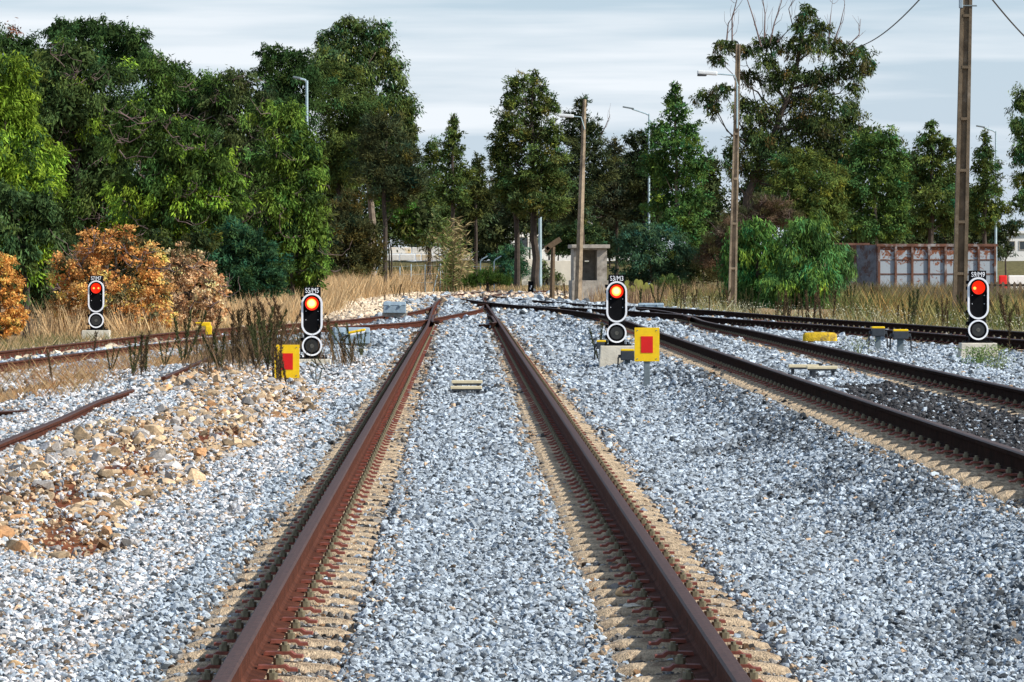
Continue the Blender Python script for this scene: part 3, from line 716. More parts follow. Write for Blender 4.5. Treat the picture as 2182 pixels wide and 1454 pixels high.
# tilted yellow and white tube on the machine
mb = MB(); x = X(760, 85.5); z = Zt(709, 85.5)
mb.box((0, 0, .025), (.33, .10, .045), M['yellow'], .018, Matrix.Rotation(R(-11), 4, 'Y')); mb.box((.0, -.005, -.018), (.31, .09, .035), M['white'], .012, Matrix.Rotation(R(-11), 4, 'Y'))
o = mb.build('cable_connector', loc=(x, 85.5, z)); tag(o, 'tilted yellow and white connector in front of the largest point machine', 'connector')
mb = MB(); mb.tube([(-.16, 0, -.05), (-.24, 0, -.08), (-.29, 0, -.16), (-.30, .02, -.30)], .014, M['cable'], 7); mb.tube([(-.14, 0, -.05), (-.20, 0, -.10), (-.25, 0, -.18), (-.26, .02, -.30)], .012, M['cable'], 7)
mb.build('cable', o)
slab(762, 84, 48, 17, .3, 'pale concrete block below the tilted yellow connector')
# yellow lever piece by the left track
mb = MB(); d = 103; mb.box((0, 0, .10), (.22, .1, .09), M['yellow'], .02); mb.box((.07, 0, -.03), (.14, .12, .2), M['yellow'], .02); mb.box((-.12, 0, .13), (.2, .05, .03), M['yellow'], .008)
o = mb.build('rail_stop', loc=(X(438, d), d, Zt(701, d))); tag(o, 'small bright yellow stop clamped on the left track rail', 'rail stop')
# painted fouling markers
def marker(px, d, ytop, wpx, hpx, label, rz=0):
    x = X(px, d); w = wpx / F * d; h = hpx / F * d * .80; r = random.Random(px); mb = MB()
    st = [(-.5, .35, .45), (-.48, .8, .8), (-.42, 1, .95), (-.15, 1, 1), (.15, 1, 1), (.42, 1, .95), (.48, .8, .8), (.5, .35, .45)]; vs = []; fs = []
    for a, b, c in st:
        for k in range(9):
            an = math.pi * k / 8; vs.append((a * w, math.copysign(abs(math.cos(an)) ** .6, math.cos(an)) * .11 * b + r.uniform(-.004, .004), h * c * (math.sin(an) ** .3 if 0 < k < 8 else 0) + r.uniform(-.008, .006) * (0 < k < 8)))
    for i in range(7):
        for k in range(8): fs.append((i * 9 + k, i * 9 + k + 1, i * 9 + 10 + k, i * 9 + 9 + k))
    fs += [tuple(range(9)), tuple(range(63, 72))]
    mb.add(vs, fs, M['yconc']); o = mb.build('fouling_marker', smooth=True, loc=(x, d, Zt(ytop, d) - h)); o.rotation_euler.z = rz
    tag(o, label, 'track marker', 'yellow painted track markers')
marker(1129, 163, 655.5, 44, 12, 'small bright yellow marker block between the tracks near the crossing')
marker(1747, 80, 708, 73, 24, 'large mossy yellow marker block between the two right hand tracks')
# cream flat antenna bars between the rails
def balise(px, d, ytop, wpx, label, dx):
    x = X(px, d); w = wpx / F * d; zg = g1(x, d); zt = Zt(ytop, d)
    root = thing('track_antenna', label, 'track device', (x, d, zg), 0, 'cream bars on short legs between rails'); h = max(zt - zg, .12)
    for i, yy in enumerate((0, -1.0 if dx == 0 else -.8)):
        hh = h - (.045 if i and not dx else 0)
        mb = MB(); mb.box((i * dx, yy, hh - .018), (w, .16, .036), M['cream'], .006); t = mb.build('bar', root)
        mb = MB(); mb.box((i * dx, yy, hh - .046), (w * .92, .15, .022), M['dbox'], .004); mb.build('backing', t)
        for s_ in (-.36, .36):
            mb = MB(); mb.box((i * dx + s_ * w, yy, (hh - .05) / 2), (.035, .10, hh - .05), M['dbox'], .004); mb.build('leg', root)
balise(995, 59.0, 811, 66, 'pair of cream bars on short dark legs in the middle of the centre track', 0)
balise(1712, 56.4, 777, 64, 'pair of offset cream bars on short dark legs inside the lower right track', .17)
# scattered large rocks
rk = [(888, 843, 22, 'tan rock lying beside the inner side of the left rail, level with the cream bars'), (928, 890, 15, 'small tan rock between the rails, nearest the cream bars'), (1056, 932, 18, 'pale rock in the middle of the centre track'),
      (815, 1126, 26, 'brown rock at the end of a sleeper inside the left rail'), (1328, 1283, 44, 'orange rock on sleepers inside the right rail'), (1350, 1312, 52, 'pale flat stone on sleepers inside the right rail'),
      (398, 1298, 34, 'brown angular rock alone on the grey ballast at lower left'), (524, 1080, 26, 'tan rock alone on ballast between the rubble and the left rail'), (415, 1046, 44, 'rounded tan boulder at the right tip of the rubble heap'),
      (520, 1008, 34, 'tan and grey rock beyond the right tip of the rubble heap'), (40, 1432, 70, 'long yellow rock cut by the lower left corner'), (2040, 1015, 40, 'pale tan rock beside the nearest sleepers of the lower right track'),
      (1530, 915, 30, 'tan rock on ballast between the middle and lower right tracks'), (1640, 1120, 16, 'small orange rock in the ballast at right'), (1800, 1125, 44, 'flat white stone on the dark shoulder at the right'), (478, 937, 28, 'square tan rock on whitish stones left of the rail'),
      (1330, 958, 24, 'small tan rock right of the right rail'), (620, 838, 20, 'tan rock just in front of the low yellow board'), (1490, 888, 34, 'pair of pale slabs on ballast in front of the board on a post'), (1908, 1178, 22, 'pinkish stone in the dark ballast hollow')]
for i, (px, py, wpx, lb) in enumerate(rk):
    zz = .05 if px > 1900 else -.19; xx, yy, _ = PG(px, py, .02); s_ = wpx / F * yy
    bm = hull_stone(500 + i, .75); bmesh.ops.scale(bm, vec=(s_, s_, s_ * (.45 if 'flat' in lb or 'slab' in lb else .95)), verts=bm.verts)
    bmesh.ops.bevel(bm, geom=list(bm.edges), offset=s_ * .03, segments=1, affect='EDGES')
    me = bpy.data.meshes.new('rock'); bm.to_mesh(me); bm.free(); me.materials.append(M['concrete'] if ('pale' in lb or 'white' in lb) else M['rock'])
    o = link_mesh('rock', me); o.location = (xx, yy, g1(xx, yy) + s_ * .22 + (.04 if 'sleepers inside' in lb else 0)); o.rotation_euler = (0, 0, random.uniform(0, 6)); tag(o, lb, 'rock', 'loose rocks on the ballast')
# ------------------------------------------------------------------ foliage
def leaf_quads(c, dirv, L_, W_, r):
    n = len(c); rnd = r.normal(size=(n, 3)); side = np.cross(dirv, rnd); side /= np.linalg.norm(side, axis=1, keepdims=True) + 1e-9
    a = dirv * (L_[:, None] * .5); b = side * (W_[:, None] * .5)
    V = np.stack([c - a, c + b - a * .15, c + a, c - b - a * .15], 1).reshape(-1, 3)
    return V, np.arange(4 * n).reshape(-1, 4)
def crown_mesh(name, d, blobs, col, leaf=(.15, .045), k=2.6, droop=.5, hue=.25, alt=None, altp=.0, seed=0, depth=1.0, sub=.40, base=(0, 0), shaggy=0.0, core=2.2, grow=1.20):
    """blobs: (px, py, rx, ry) of the foliage masses at distance d; returns mesh local to base"""
    r = np.random.default_rng(1000 + seed); C = []; D = []; K = []; LL = []; col = np.array(col)
    info = []
    blobs = [(px, py, rx * grow, ry * grow) for px, py, rx, ry in blobs]
    for bi, (px, py, rx, ry) in enumerate(blobs):
        a, b = rx / F * d, ry / F * d; c0 = np.array([X(px, d), d + r.uniform(-.6, .6) * a * depth, Zt(py, d)]); q = min(a, b); info.append((c0, q))
        rs = np.clip(q * sub, .10, 1.2); m = int(np.clip(2.7 * (a * b) / (rs * rs), 8, 90))
        v = r.normal(size=(m, 3)); v /= np.linalg.norm(v, axis=1, keepdims=True); rad = r.uniform(.2, 1.08, m) ** .45
        sc_ = c0 + v * np.array([a, a * depth, b]) * rad[:, None]
        nl = int(k * math.pi * a * b / (leaf[0] * leaf[1] * .5) / m) + 3
        fac = 1.22 * r.uniform(.5, 1.5, m); hs = r.normal(0, hue, m); al = r.random(m) < altp; blobf = r.uniform(.82, 1.2)
        e = r.normal(size=(m, nl, 3)) * rs * .43; e[..., 2] *= .75
        e[..., 2] -= shaggy * rs * r.random((m, nl))
        p = sc_[:, None] + e
        out = (sc_ - c0)[:, None] * .5 / max(q, .1) + e / rs * .5
        dv = out + r.normal(size=(m, nl, 3)) * .55 + np.array([0, 0, -droop]); dv /= np.linalg.norm(dv, axis=2, keepdims=True) + 1e-9
        cc = np.where(al[:, None], np.array(alt if alt is not None else col)[None], col[None]) * fac[:, None] * blobf
        cc = cc[:, None] * r.uniform(.75, 1.3, (m, nl, 1)); h = (hs[:, None] + r.normal(0, hue * .5, (m, nl)))[..., None]
        cc = cc * (1 + h * np.array([.9, .15, -.6]))
        C.append(p.reshape(-1, 3)); D.append(dv.reshape(-1, 3)); K.append(cc.reshape(-1, 3))
    n1 = sum(len(c) for c in C)
    for (c0, q), (px, py, rx, ry) in zip(info, blobs):      # larger leaves inside close up the mass; crown shade put into their darker colour
        a, b = rx / F * d, ry / F * d; m = int(core * math.pi * a * b / (leaf[0] * leaf[1] * .5 * 3.5)) + 4
        v = r.normal(size=(m, 3)); v /= np.linalg.norm(v, axis=1, keepdims=True); rad = r.uniform(.05, .5, m) ** .5
        C.append(c0 + v * np.array([a, a * depth * .8, b]) * rad[:, None]); dv = v * .4 + r.normal(size=(m, 3)) * .6 + np.array([0, 0, -droop * .7]); dv /= np.linalg.norm(dv, axis=1, keepdims=True); D.append(dv)
        K.append(col[None] * r.uniform(.6, 1.1, (m, 1)) * (1 + r.normal(0, hue * .5, (m, 1)) * np.array([.9, .15, -.6])))
    C = np.concatenate(C); D = np.concatenate(D); K = np.clip(np.concatenate(K), .003, .8); n = len(C)
    bz = g1(*base)
    C[:, 2] = np.maximum(C[:, 2], bz + .03)
    L_ = leaf[0] * r.uniform(.6, 1.3, n); W_ = leaf[1] * r.uniform(.6, 1.3, n)
    L_[n1:] *= 1.6; W_[n1:] *= 2.2
    V, Q = leaf_quads(C - np.array([base[0], base[1], bz]), D, L_, W_, r)
    return fast_mesh(name, V, Q, mats=[M['leaf']], col=np.repeat(K, 4, 0)), info, n
NL = 0
def limb(mb, a, b, r0, r1, m, rr, n=5, bend=.12):
    a = Vector(a); b = Vector(b); L_ = (b - a).length; pts = []; rad = []
    for i in range(n + 1):
        t = i / n; j = Vector((rr.uniform(-1, 1), rr.uniform(-1, 1), rr.uniform(-1, 1))) * L_ * bend * (0 if i in (0, n) else .5)
        pts.append(a.lerp(b, t) + j + Vector((0, 0, -L_ * .12 * math.sin(math.pi * t)))); rad.append(r0 * (1 - t) + r1 * t)
    mb.tube(pts, rad, m, 6); return pts
def tree(name, label, cat, d, blobs, col, trunk=None, tr=.13, bark='bark', group=None, twigs=0, bare=None, seed=None, **kw):
    """trunk: list of (px, py) for visible stem line, first = foot"""
    global NL
    seed = seed if seed is not None else (len(label) * 7 + int(d) + int(blobs[0][0])); rr = random.Random(seed)
    fx = trunk[0][0] if trunk else sum(b[0] for b in blobs) / len(blobs)
    base = (X(fx, d), d); bz = g1(*base)
    root = thing(name, label, cat, (base[0], base[1], bz), 0, group)
    me, info, n = crown_mesh('crown' if cat == 'tree' else 'foliage', d, blobs, col, base=base, seed=seed, **kw); NL += n
    link_mesh('crown' if cat == 'tree' else 'foliage', me, root)
    mb = MB(); o = Vector((base[0], base[1], bz))
    loc = [Vector(c) - o for c, q in info]; top = max(loc, key=lambda v: v.z)
    if trunk: pts = [Vector((X(px, d), d, Zt(py, d))) - o for px, py in trunk[1:]]
    else: pts = []
    low = sorted(loc, key=lambda v: v.z)
    cen = sum(loc, Vector()) / len(loc)
    mid = Vector((cen.x * .5, cen.y, cen.z * .55)) if not pts else None
    chain = [Vector((0, 0, -.15))] + (pts if pts else [mid]) + ([Vector((top.x * .6 + cen.x * .4, top.y, top.z * .85 + cen.z * .15))])
    rad = [tr * (1 - .8 * i / (len(chain) - 1)) for i in range(len(chain))]
    # resample the trunk with a slight wander
    P2 = []; R2 = []
    for i in range(len(chain) - 1):
        for k in range(4):
            t = k / 4; P2.append(chain[i].lerp(chain[i + 1], t) + Vector((rr.uniform(-1, 1), rr.uniform(-1, 1), 0)) * tr * .35 * (i + k > 0)); R2.append(rad[i] * (1 - t) + rad[i + 1] * t)
    P2.append(chain[-1]); R2.append(rad[-1]); mb.tube(P2, R2, M[bark], 8)
    for v in loc:
        j = min(range(len(P2)), key=lambda i: (P2[i] - v).length + abs(P2[i].z - v.z * .7) * .8 + (5 if i < 3 else 0))
        p = limb(mb, P2[j], v, min(R2[j], tr * .26), tr * .06, M[bark], rr)
        for _ in range(3):
            q = p[rr.randrange(2, len(p))]; e = q + Vector((rr.uniform(-1, 1), rr.uniform(-1, 1), rr.uniform(-.2, 1))) * rr.uniform(.4, 1.1) * max(.5, tr * 4); limb(mb, q, e, tr * .07, tr * .02, M[bark], rr, 3)
    mb.build('trunk' if cat == 'tree' else 'stems', root)
    if twigs:
        mt = MB(); xs_ = [b[0] for b in blobs]; 
        for _ in range(twigs):
            b = rr.choice(blobs); a = Vector((X(b[0] + rr.uniform(-.5, .5) * b[2], d), d - rr.uniform(.2, .9) * b[2] / F * d, Zt(b[1] + rr.uniform(-.3, .8) * b[3], d))) - o
            e = a + Vector((rr.uniform(-1, 1), rr.uniform(-.7, .1), rr.uniform(-.3, .8))) * rr.uniform(.5, 1.3); p = limb(mt, a, e, .020, .006, M['twig'], rr, 4, .2)
            for _ in range(3): q = p[rr.randrange(1, 5)]; limb(mt, q, q + Vector((rr.uniform(-1, 1), rr.uniform(-.5, .5), rr.uniform(-.3, .9))) * .45, .010, .004, M['twig'], rr, 3, .2)
        mt.build('bare_twigs', root)
    if bare:
        mt = MB()
        for ln in bare:
            p = [Vector((X(a, d), d + rr.uniform(-.3, .3), Zt(b, d))) - o for a, b in ln]; k0 = .045
            mt.tube(p, [k0 * (1 - .75 * i / (len(p) - 1)) for i in range(len(p))], M['twig'], 6)
            for i in range(1, len(p)):
                for _ in range(2): limb(mt, p[i].lerp(p[i - 1], rr.random()), p[i] + Vector((rr.uniform(-.5, .5), rr.uniform(-.4, .4), rr.uniform(.1, .8))), .016, .005, M['twig'], rr, 3, .2)
        mt.build('dead_branches', root)
    return root
LIME = (.17, .27, .028); GRN = (.062, .115, .024); DGRN = (.034, .068, .019); OLV = (.095, .105, .035); BLG = (.035, .085, .036); CAS = (.072, .108, .028); EUC = (.070, .112, .032)
gl = 'trees on the left beside the track'
eu = dict(leaf=(.17, .045), droop=.8, shaggy=.8, hue=.13, k=3.0)
fine = dict(leaf=(.16, .035), droop=-.1, hue=.2)
# --- left hand wood
tree('acacia_tree', 'bright lime green tree cut by the left edge of the picture', 'tree', 122, [(5, 170, 70, 60), (25, 240, 60, 55), (55, 310, 60, 50), (10, 330, 70, 60), (60, 380, 60, 46), (95, 400, 34, 36), (20, 400, 50, 36), (-60, 300, 80, 180)], LIME, group=gl, alt=DGRN, altp=.35, **eu)
tree('acacia_tree', 'darker green low tree under the lime green one at the left edge', 'tree', 119, [(15, 440, 60, 40), (85, 440, 40, 40), (40, 490, 70, 45), (105, 490, 36, 44), (20, 550, 70, 45), (85, 545, 45, 40), (40, 600, 60, 35)], (.05, .09, .03), group=gl, alt=LIME, altp=.12, **eu)
tree('acacia_tree', 'dark green tree with reddish dead leaves behind the lime green one', 'tree', 168, [(10, 105, 55, 45), (60, 120, 45, 40), (85, 150, 35, 50), (50, 190, 60, 60), (-40, 140, 60, 60)], DGRN, alt=(.10, .04, .02), altp=.05, group=gl, **eu)
tree('acacia_tree', 'tall dark green tree forming the highest crown of the left wood', 'tree', 163, [(135, 62, 38, 22), (190, 62, 60, 28), (250, 78, 55, 32), (290, 98, 32, 32), (170, 105, 65, 40), (240, 130, 60, 40), (110, 70, 16, 14)], DGRN, trunk=[(225, 600), (225, 300), (215, 150)], group=gl, **eu)
tree('acacia_tree', 'green tree whose crown slopes down right from the highest crown', 'tree', 157, [(320, 150, 60, 38), (370, 165, 45, 40), (410, 190, 50, 45), (445, 200, 32, 35), (340, 220, 70, 50), (430, 250, 50, 50), (470, 290, 35, 50)], GRN, alt=DGRN, altp=.5, group=gl, twigs=8, **eu)
tree('acacia_tree', 'broad olive green tree with bare grey twigs inside, below the highest crown', 'tree', 150, [(150, 130, 60, 40), (200, 170, 75, 50), (110, 190, 55, 50), (160, 240, 80, 55), (250, 250, 60, 50), (110, 290, 60, 60), (190, 320, 80, 55), (150, 380, 80, 60), (240, 400, 75, 55), (180, 450, 90, 50), (250, 480, 80, 40)], (.055, .090, .026), alt=LIME, altp=.13, group=gl, twigs=34, trunk=[(190, 620), (165, 400), (160, 280)], **eu)
tree('acacia_tree', 'tree with bright green clumps of leaves in the middle of the left wood', 'tree', 144, [(280, 240, 50, 25), (340, 262, 45, 28), (270, 300, 55, 35), (410, 300, 55, 45), (350, 345, 70, 45), (450, 345, 55, 50), (300, 400, 70, 50), (400, 420, 75, 50), (480, 405, 45, 50), (470, 455, 45, 40), (340, 480, 80, 45), (430, 500, 60, 40)], (.058, .105, .022), alt=LIME, altp=.27, group=gl, twigs=40, trunk=[(370, 620), (350, 460), (380, 350)], **eu)
tree('acacia_tree', 'dark rounded tree with grey twigs right of the bright leaf clumps', 'tree', 156, [(500, 180, 60, 38), (470, 225, 50, 40), (550, 225, 45, 40), (520, 280, 65, 45), (500, 350, 55, 50), (560, 360, 55, 50), (530, 430, 60, 50), (560, 480, 60, 50)], (.06, .085, .03), alt=GRN, altp=.3, group=gl, twigs=40, **eu)
tree('acacia_tree', 'yellow green leafy tree at the right end of the left wood', 'tree', 147, [(570, 235, 38, 25), (610, 255, 42, 35), (640, 305, 42, 42), (660, 365, 36, 42), (615, 340, 50, 50), (655, 430, 42, 45), (600, 430, 55, 50), (660, 500, 44, 45), (595, 510, 60, 45), (640, 560, 55, 35), (575, 560, 50, 35), (620, 595, 60, 25), (670, 560, 28, 30)], (.105, .17, .026), alt=DGRN, altp=.4, group=gl, twigs=18, **eu)
tree('shrub', 'blue green feathery shrub at the right end of the dead orange bush', 'shrub', 128, [(500, 500, 34, 30), (540, 525, 40, 30), (480, 545, 35, 36), (555, 560, 50, 34), (505, 585, 55, 32), (585, 585, 30, 24), (510, 615, 60, 25), (575, 615, 40, 20)], BLG, leaf=(.14, .03), droop=-.2, group=gl)
tree('acacia_tree', 'dark small crowned tree rising above the wood left of the silver lamp', 'tree', 198, [(580, 112, 34, 18), (622, 125, 40, 24), (570, 150, 26, 30), (640, 160, 45, 35), (590, 195, 40, 35), (620, 220, 60, 50)], DGRN, group=gl, **eu)
# tall eucalyptus group left of centre
tree('eucalyptus_tree', 'tallest eucalyptus left of centre with rounded top and steep right side', 'tree', 250, [(740, 55, 28, 24), (770, 75, 34, 28), (705, 85, 36, 28), (812, 72, 26, 30), (735, 115, 60, 35), (805, 115, 38, 35), (835, 150, 30, 30), (770, 170, 55, 40), (700, 150, 50, 40), (840, 205, 38, 40), (868, 240, 24, 40), (790, 240, 60, 45), (870, 300, 26, 45), (835, 290, 50, 45), (868, 370, 28, 45), (820, 350, 55, 50)], EUC, alt=(.09, .13, .05), altp=.3, trunk=[(795, 640), (790, 420), (775, 250)], tr=.22, bark='pbark', leaf=(.22, .065), droop=.9, shaggy=.9, k=2.4)
tree('casuarina_tree', 'dark olive dense tree just right of the silver lamp on the left', 'tree', 247, [(680, 160, 36, 32), (730, 165, 40, 30), (700, 215, 50, 40), (760, 230, 45, 45), (720, 285, 55, 45), (690, 340, 40, 45), (750, 350, 55, 45), (720, 390, 50, 30)], CAS, trunk=[(725, 640), (725, 420)], tr=.2, leaf=(.2, .05), k=2.8, hue=.2, shaggy=.5)
tree('casuarina_tree', 'grey green feathery tree on a straight dark trunk above the stone block wall', 'tree', 243, [(815, 270, 45, 30), (800, 320, 50, 38), (860, 330, 45, 38), (815, 375, 55, 40), (880, 385, 38, 35), (850, 415, 50, 28)], (.055, .07, .03), trunk=[(819, 545), (819, 430), (822, 350)], tr=.14, leaf=(.24, .045), k=2.4, droop=-.3)
tree('pine_tree', 'small pointed dark tree just left of the round eucalyptus side, behind the lamp arm', 'tree', 300, [(920, 325, 20, 30), (915, 370, 30, 35), (905, 430, 40, 45), (935, 440, 34, 40), (905, 495, 45, 35)], CAS, leaf=(.26, .06), k=2.4, trunk=[(915, 545), (915, 450)], tr=.15)
for (lb, d, bl, c) in (
    ('broad olive brown bush left of the stone block wall', 236, [(740, 450, 40, 32), (720, 490, 45, 40), (770, 500, 45, 38), (740, 550, 60, 40), (795, 550, 35, 30), (700, 560, 35, 35), (730, 590, 60, 22)], (.075, .075, .027)),
    ('bright green shrub behind the straight dark trunk', 262, [(800, 430, 30, 22), (850, 445, 36, 25), (820, 475, 30, 22), (870, 480, 30, 25)], (.09, .2, .03)),
    ('yellow flowering shrub low beside the straight dark trunk', 262, [(815, 462, 22, 14), (845, 470, 18, 12)], (.35, .30, .03)),
    ('mid green bush directly behind the stone block wall', 345, [(850, 500, 38, 22), (895, 505, 38, 22), (935, 495, 34, 26), (900, 480, 45, 20), (960, 515, 30, 14)], (.06, .10, .03)),
    ('dark dense bush mass behind the reeds', 352, [(990, 470, 55, 40), (1045, 480, 45, 40), (1010, 510, 60, 25), (940, 470, 30, 35), (1010, 540, 60, 20), (1065, 540, 36, 22)], (.045, .06, .025))):
    tree('bush', lb, 'bush', d, bl, c, leaf=(.2, .05), k=2.6, droop=-.2, tr=.06)
# centre
ct = dict(leaf=(.26, .065), k=2.3, droop=.1, hue=.2)
tree('pine_tree', 'narrow pointed dark tree on a thin trunk rising above the reeds', 'tree', 292, [(967, 262, 10, 18), (965, 295, 22, 22), (962, 330, 32, 26), (970, 370, 38, 28), (955, 400, 34, 26), (975, 425, 32, 18)], CAS, trunk=[(964, 600), (964, 450), (966, 320)], tr=.16, **ct)
tree('pine_tree', 'low dark green tree to the right of the narrow pointed one', 'tree', 300, [(1018, 350, 16, 20), (1015, 385, 30, 28), (1025, 425, 36, 32), (1005, 455, 30, 25)], (.055, .075, .025), trunk=[(1015, 590), (1015, 450)], tr=.14, **ct)
tree('casuarina_tree', 'big dark double topped tree in the centre, left of the leaning pole', 'tree', 282, [(1138, 165, 10, 16), (1105, 180, 28, 20), (1145, 195, 30, 22), (1090, 215, 28, 25), (1140, 235, 38, 28), (1175, 225, 18, 18), (1085, 265, 36, 28), (1140, 290, 45, 34), (1065, 300, 25, 22), (1180, 290, 25, 30), (1090, 330, 40, 32), (1160, 345, 45, 34), (1120, 385, 48, 34), (1185, 390, 40, 36), (1130, 425, 40, 28), (1170, 440, 42, 28), (1060, 330, 16, 24)], CAS, alt=(.085, .10, .03), altp=.35, trunk=[(1142, 600), (1140, 470), (1135, 300)], tr=.26, **ct)
tree('casuarina_tree', 'slimmer tree with its own trunk at the left of the big double topped tree', 'tree', 284, [(1075, 360, 26, 30), (1090, 400, 32, 30), (1105, 435, 28, 24), (1070, 395, 18, 30)], CAS, trunk=[(1100, 600), (1101, 470), (1095, 400)], tr=.2, **ct)
tree('casuarina_tree', 'dark ragged tree immediately behind the top of the leaning pole', 'tree', 303, [(1240, 222, 14, 18), (1230, 255, 30, 24), (1265, 280, 26, 24), (1215, 290, 24, 24), (1250, 320, 45, 32), (1215, 360, 35, 36), (1280, 360, 35, 36), (1245, 410, 50, 36), (1225, 450, 45, 28)], (.05, .068, .028), trunk=[(1240, 600), (1240, 430)], tr=.2, bare=[[(1275, 300), (1290, 270), (1300, 245)]], **ct)
tree('casuarina_tree', 'brownish dark tree with thin top right of the leaning pole', 'tree', 312, [(1310, 320, 22, 22), (1320, 360, 34, 30), (1300, 400, 40, 34), (1340, 420, 40, 38), (1300, 450, 45, 30)], (.055, .06, .03), twigs=10, trunk=[(1315, 600), (1315, 450)], tr=.15, **ct)
tree('casuarina_tree', 'dark tree behind the silver lamp post left of the poplar', 'tree', 306, [(1350, 300, 26, 18), (1385, 300, 26, 22), (1365, 340, 42, 32), (1395, 380, 40, 38), (1355, 400, 36, 38), (1390, 440, 40, 34), (1370, 460, 45, 28)], (.045, .062, .026), trunk=[(1375, 600), (1375, 450)], tr=.18, **ct)
tree('poplar_tree', 'bright green conical tree with a pale slender trunk right of centre', 'tree', 272, [(1440, 190, 12, 16), (1438, 215, 22, 18), (1440, 245, 28, 22), (1415, 280, 34, 26), (1465, 285, 32, 28), (1440, 320, 52, 28), (1480, 350, 30, 34), (1400, 350, 36, 34), (1450, 380, 50, 32), (1425, 430, 48, 34), (1475, 430, 36, 34), (1440, 480, 50, 30), (1475, 500, 34, 28)], (.06, .125, .032), trunk=[(1443, 600), (1443, 440), (1441, 330), (1439, 240)], bark='pbark', tr=.13, leaf=(.2, .08), k=1.9, droop=.3)
# big eucalyptus with dead tops
tree('eucalyptus_tree', 'huge open crowned eucalyptus with bare dead branches on top, right of the lamp pole', 'tree', 246,
     [(1550, 98, 34, 14), (1530, 128, 20, 14), (1585, 108, 28, 14), (1640, 92, 40, 20), (1690, 98, 26, 20), (1635, 130, 26, 20), (1722, 25, 22, 20), (1745, 60, 24, 18), (1705, 60, 20, 22), (1730, 95, 34, 22), (1780, 100, 34, 20), (1830, 118, 30, 22), (1850, 145, 18, 18), (1800, 150, 40, 24), (1820, 190, 20, 14), (1600, 165, 24, 20), (1650, 175, 26, 28), (1690, 160, 34, 24), (1505, 205, 26, 18), (1540, 192, 26, 14), (1520, 230, 16, 20), (1590, 230, 34, 28), (1640, 250, 34, 34), (1700, 215, 38, 24), (1760, 225, 50, 30), (1815, 250, 28, 34), (1710, 265, 50, 28), (1790, 285, 40, 26), (1600, 290, 30, 30), (1660, 310, 40, 28), (1690, 345, 60, 34), (1620, 310, 40, 34), (1785, 335, 46, 34), (1740, 270, 50, 34), (1740, 170, 44, 28), (1740, 320, 50, 30), (1560, 330, 26, 30), (1600, 360, 40, 30)],
     (.062, .092, .028), alt=(.085, .07, .028), altp=.2, trunk=[(1575, 640), (1590, 420), (1640, 300), (1685, 190), (1712, 80)], tr=.24, leaf=(.22, .055), k=2.3, droop=.9, shaggy=1.0, sub=.42, core=1.6,
     bare=[[(1622, 100), (1605, 40), (1590, -10), (1585, -40)], [(1628, 90), (1630, 30), (1622, -20)], [(1640, 95), (1650, 50), (1665, 5), (1672, -30)], [(1655, 90), (1690, 55), (1680, 20), (1700, -20)], [(1560, 95), (1560, 40), (1570, 0), (1578, -30)], [(1548, 90), (1552, 50), (1565, 30)], [(1775, 95), (1790, 55), (1800, 10)], [(1765, 95), (1768, 45), (1775, 0)], [(1800, 105), (1830, 75), (1835, 40)], [(1600, 330), (1690, 270), (1720, 250), (1745, 252)], [(1595, 380), (1640, 330), (1680, 300)]])
og = 'trees behind the rusty container'
tree('casuarina_tree', 'olive green rounded tree below the huge eucalyptus', 'tree', 232, [(1700, 350, 50, 28), (1745, 365, 45, 32), (1690, 395, 50, 34), (1760, 410, 45, 38), (1710, 440, 55, 34), (1775, 450, 34, 36), (1740, 485, 55, 30)], (.09, .125, .028), trunk=[(1735, 640), (1735, 480)], tr=.16, leaf=(.2, .045), k=2.6, group=og)
tree('eucalyptus_tree', 'mid green leafy tree with a thin pale stem left of the container', 'tree', 242, [(1850, 300, 38, 22), (1890, 300, 28, 26), (1830, 335, 36, 30), (1870, 345, 45, 32), (1905, 350, 30, 38), (1850, 390, 52, 36), (1910, 405, 34, 40), (1820, 420, 36, 36), (1875, 440, 55, 36), (1915, 465, 30, 38), (1840, 480, 50, 32), (1890, 495, 45, 24)], (.075, .135, .033), trunk=[(1868, 640), (1866, 430)], bark='pbark', tr=.10, leaf=(.2, .06), k=2.2, droop=.5, group=og)
tree('casuarina_tree', 'dark conical tree with ragged top left of the tall right pole', 'tree', 252, [(1984, 268, 12, 14), (1978, 300, 28, 20), (2010, 305, 20, 18), (1980, 340, 42, 26), (2020, 325, 18, 18), (1965, 385, 38, 32), (2010, 385, 38, 34), (1985, 430, 52, 32), (1960, 470, 34, 26), (2020, 465, 34, 30)], CAS, trunk=[(1985, 640), (1985, 440)], tr=.2, leaf=(.24, .06), k=2.3, group=og)
tree('casuarina_tree', 'narrow dark tree between the tall right pole and the silver lamp', 'tree', 256, [(2098, 292, 10, 14), (2098, 325, 22, 22), (2095, 360, 32, 26), (2105, 400, 34, 28), (2085, 430, 30, 26), (2120, 450, 34, 24), (2090, 475, 36, 20)], CAS, trunk=[(2098, 640), (2098, 440)], tr=.16, leaf=(.24, .06), k=2.2, group=og)
tree('eucalyptus_tree', 'dark hanging crown cut by the right edge of the picture', 'tree', 236, [(2180, 215, 28, 30), (2170, 270, 24, 24), (2200, 300, 40, 40), (2172, 330, 22, 22), (2195, 390, 36, 34), (2178, 430, 28, 22), (2230, 350, 40, 120)], EUC, trunk=[(2235, 640), (2225, 400)], tr=.2, leaf=(.2, .05), k=2.2, droop=.9, shaggy=.8)
tree('casuarina_tree', 'low bushy tree at the right edge in front of the white building', 'tree', 290, [(2120, 500, 28, 22), (2140, 530, 24, 24), (2165, 478, 24, 10), (2150, 490, 22, 16)], (.05, .07, .03), tr=.08, leaf=(.22, .05), k=1.8)
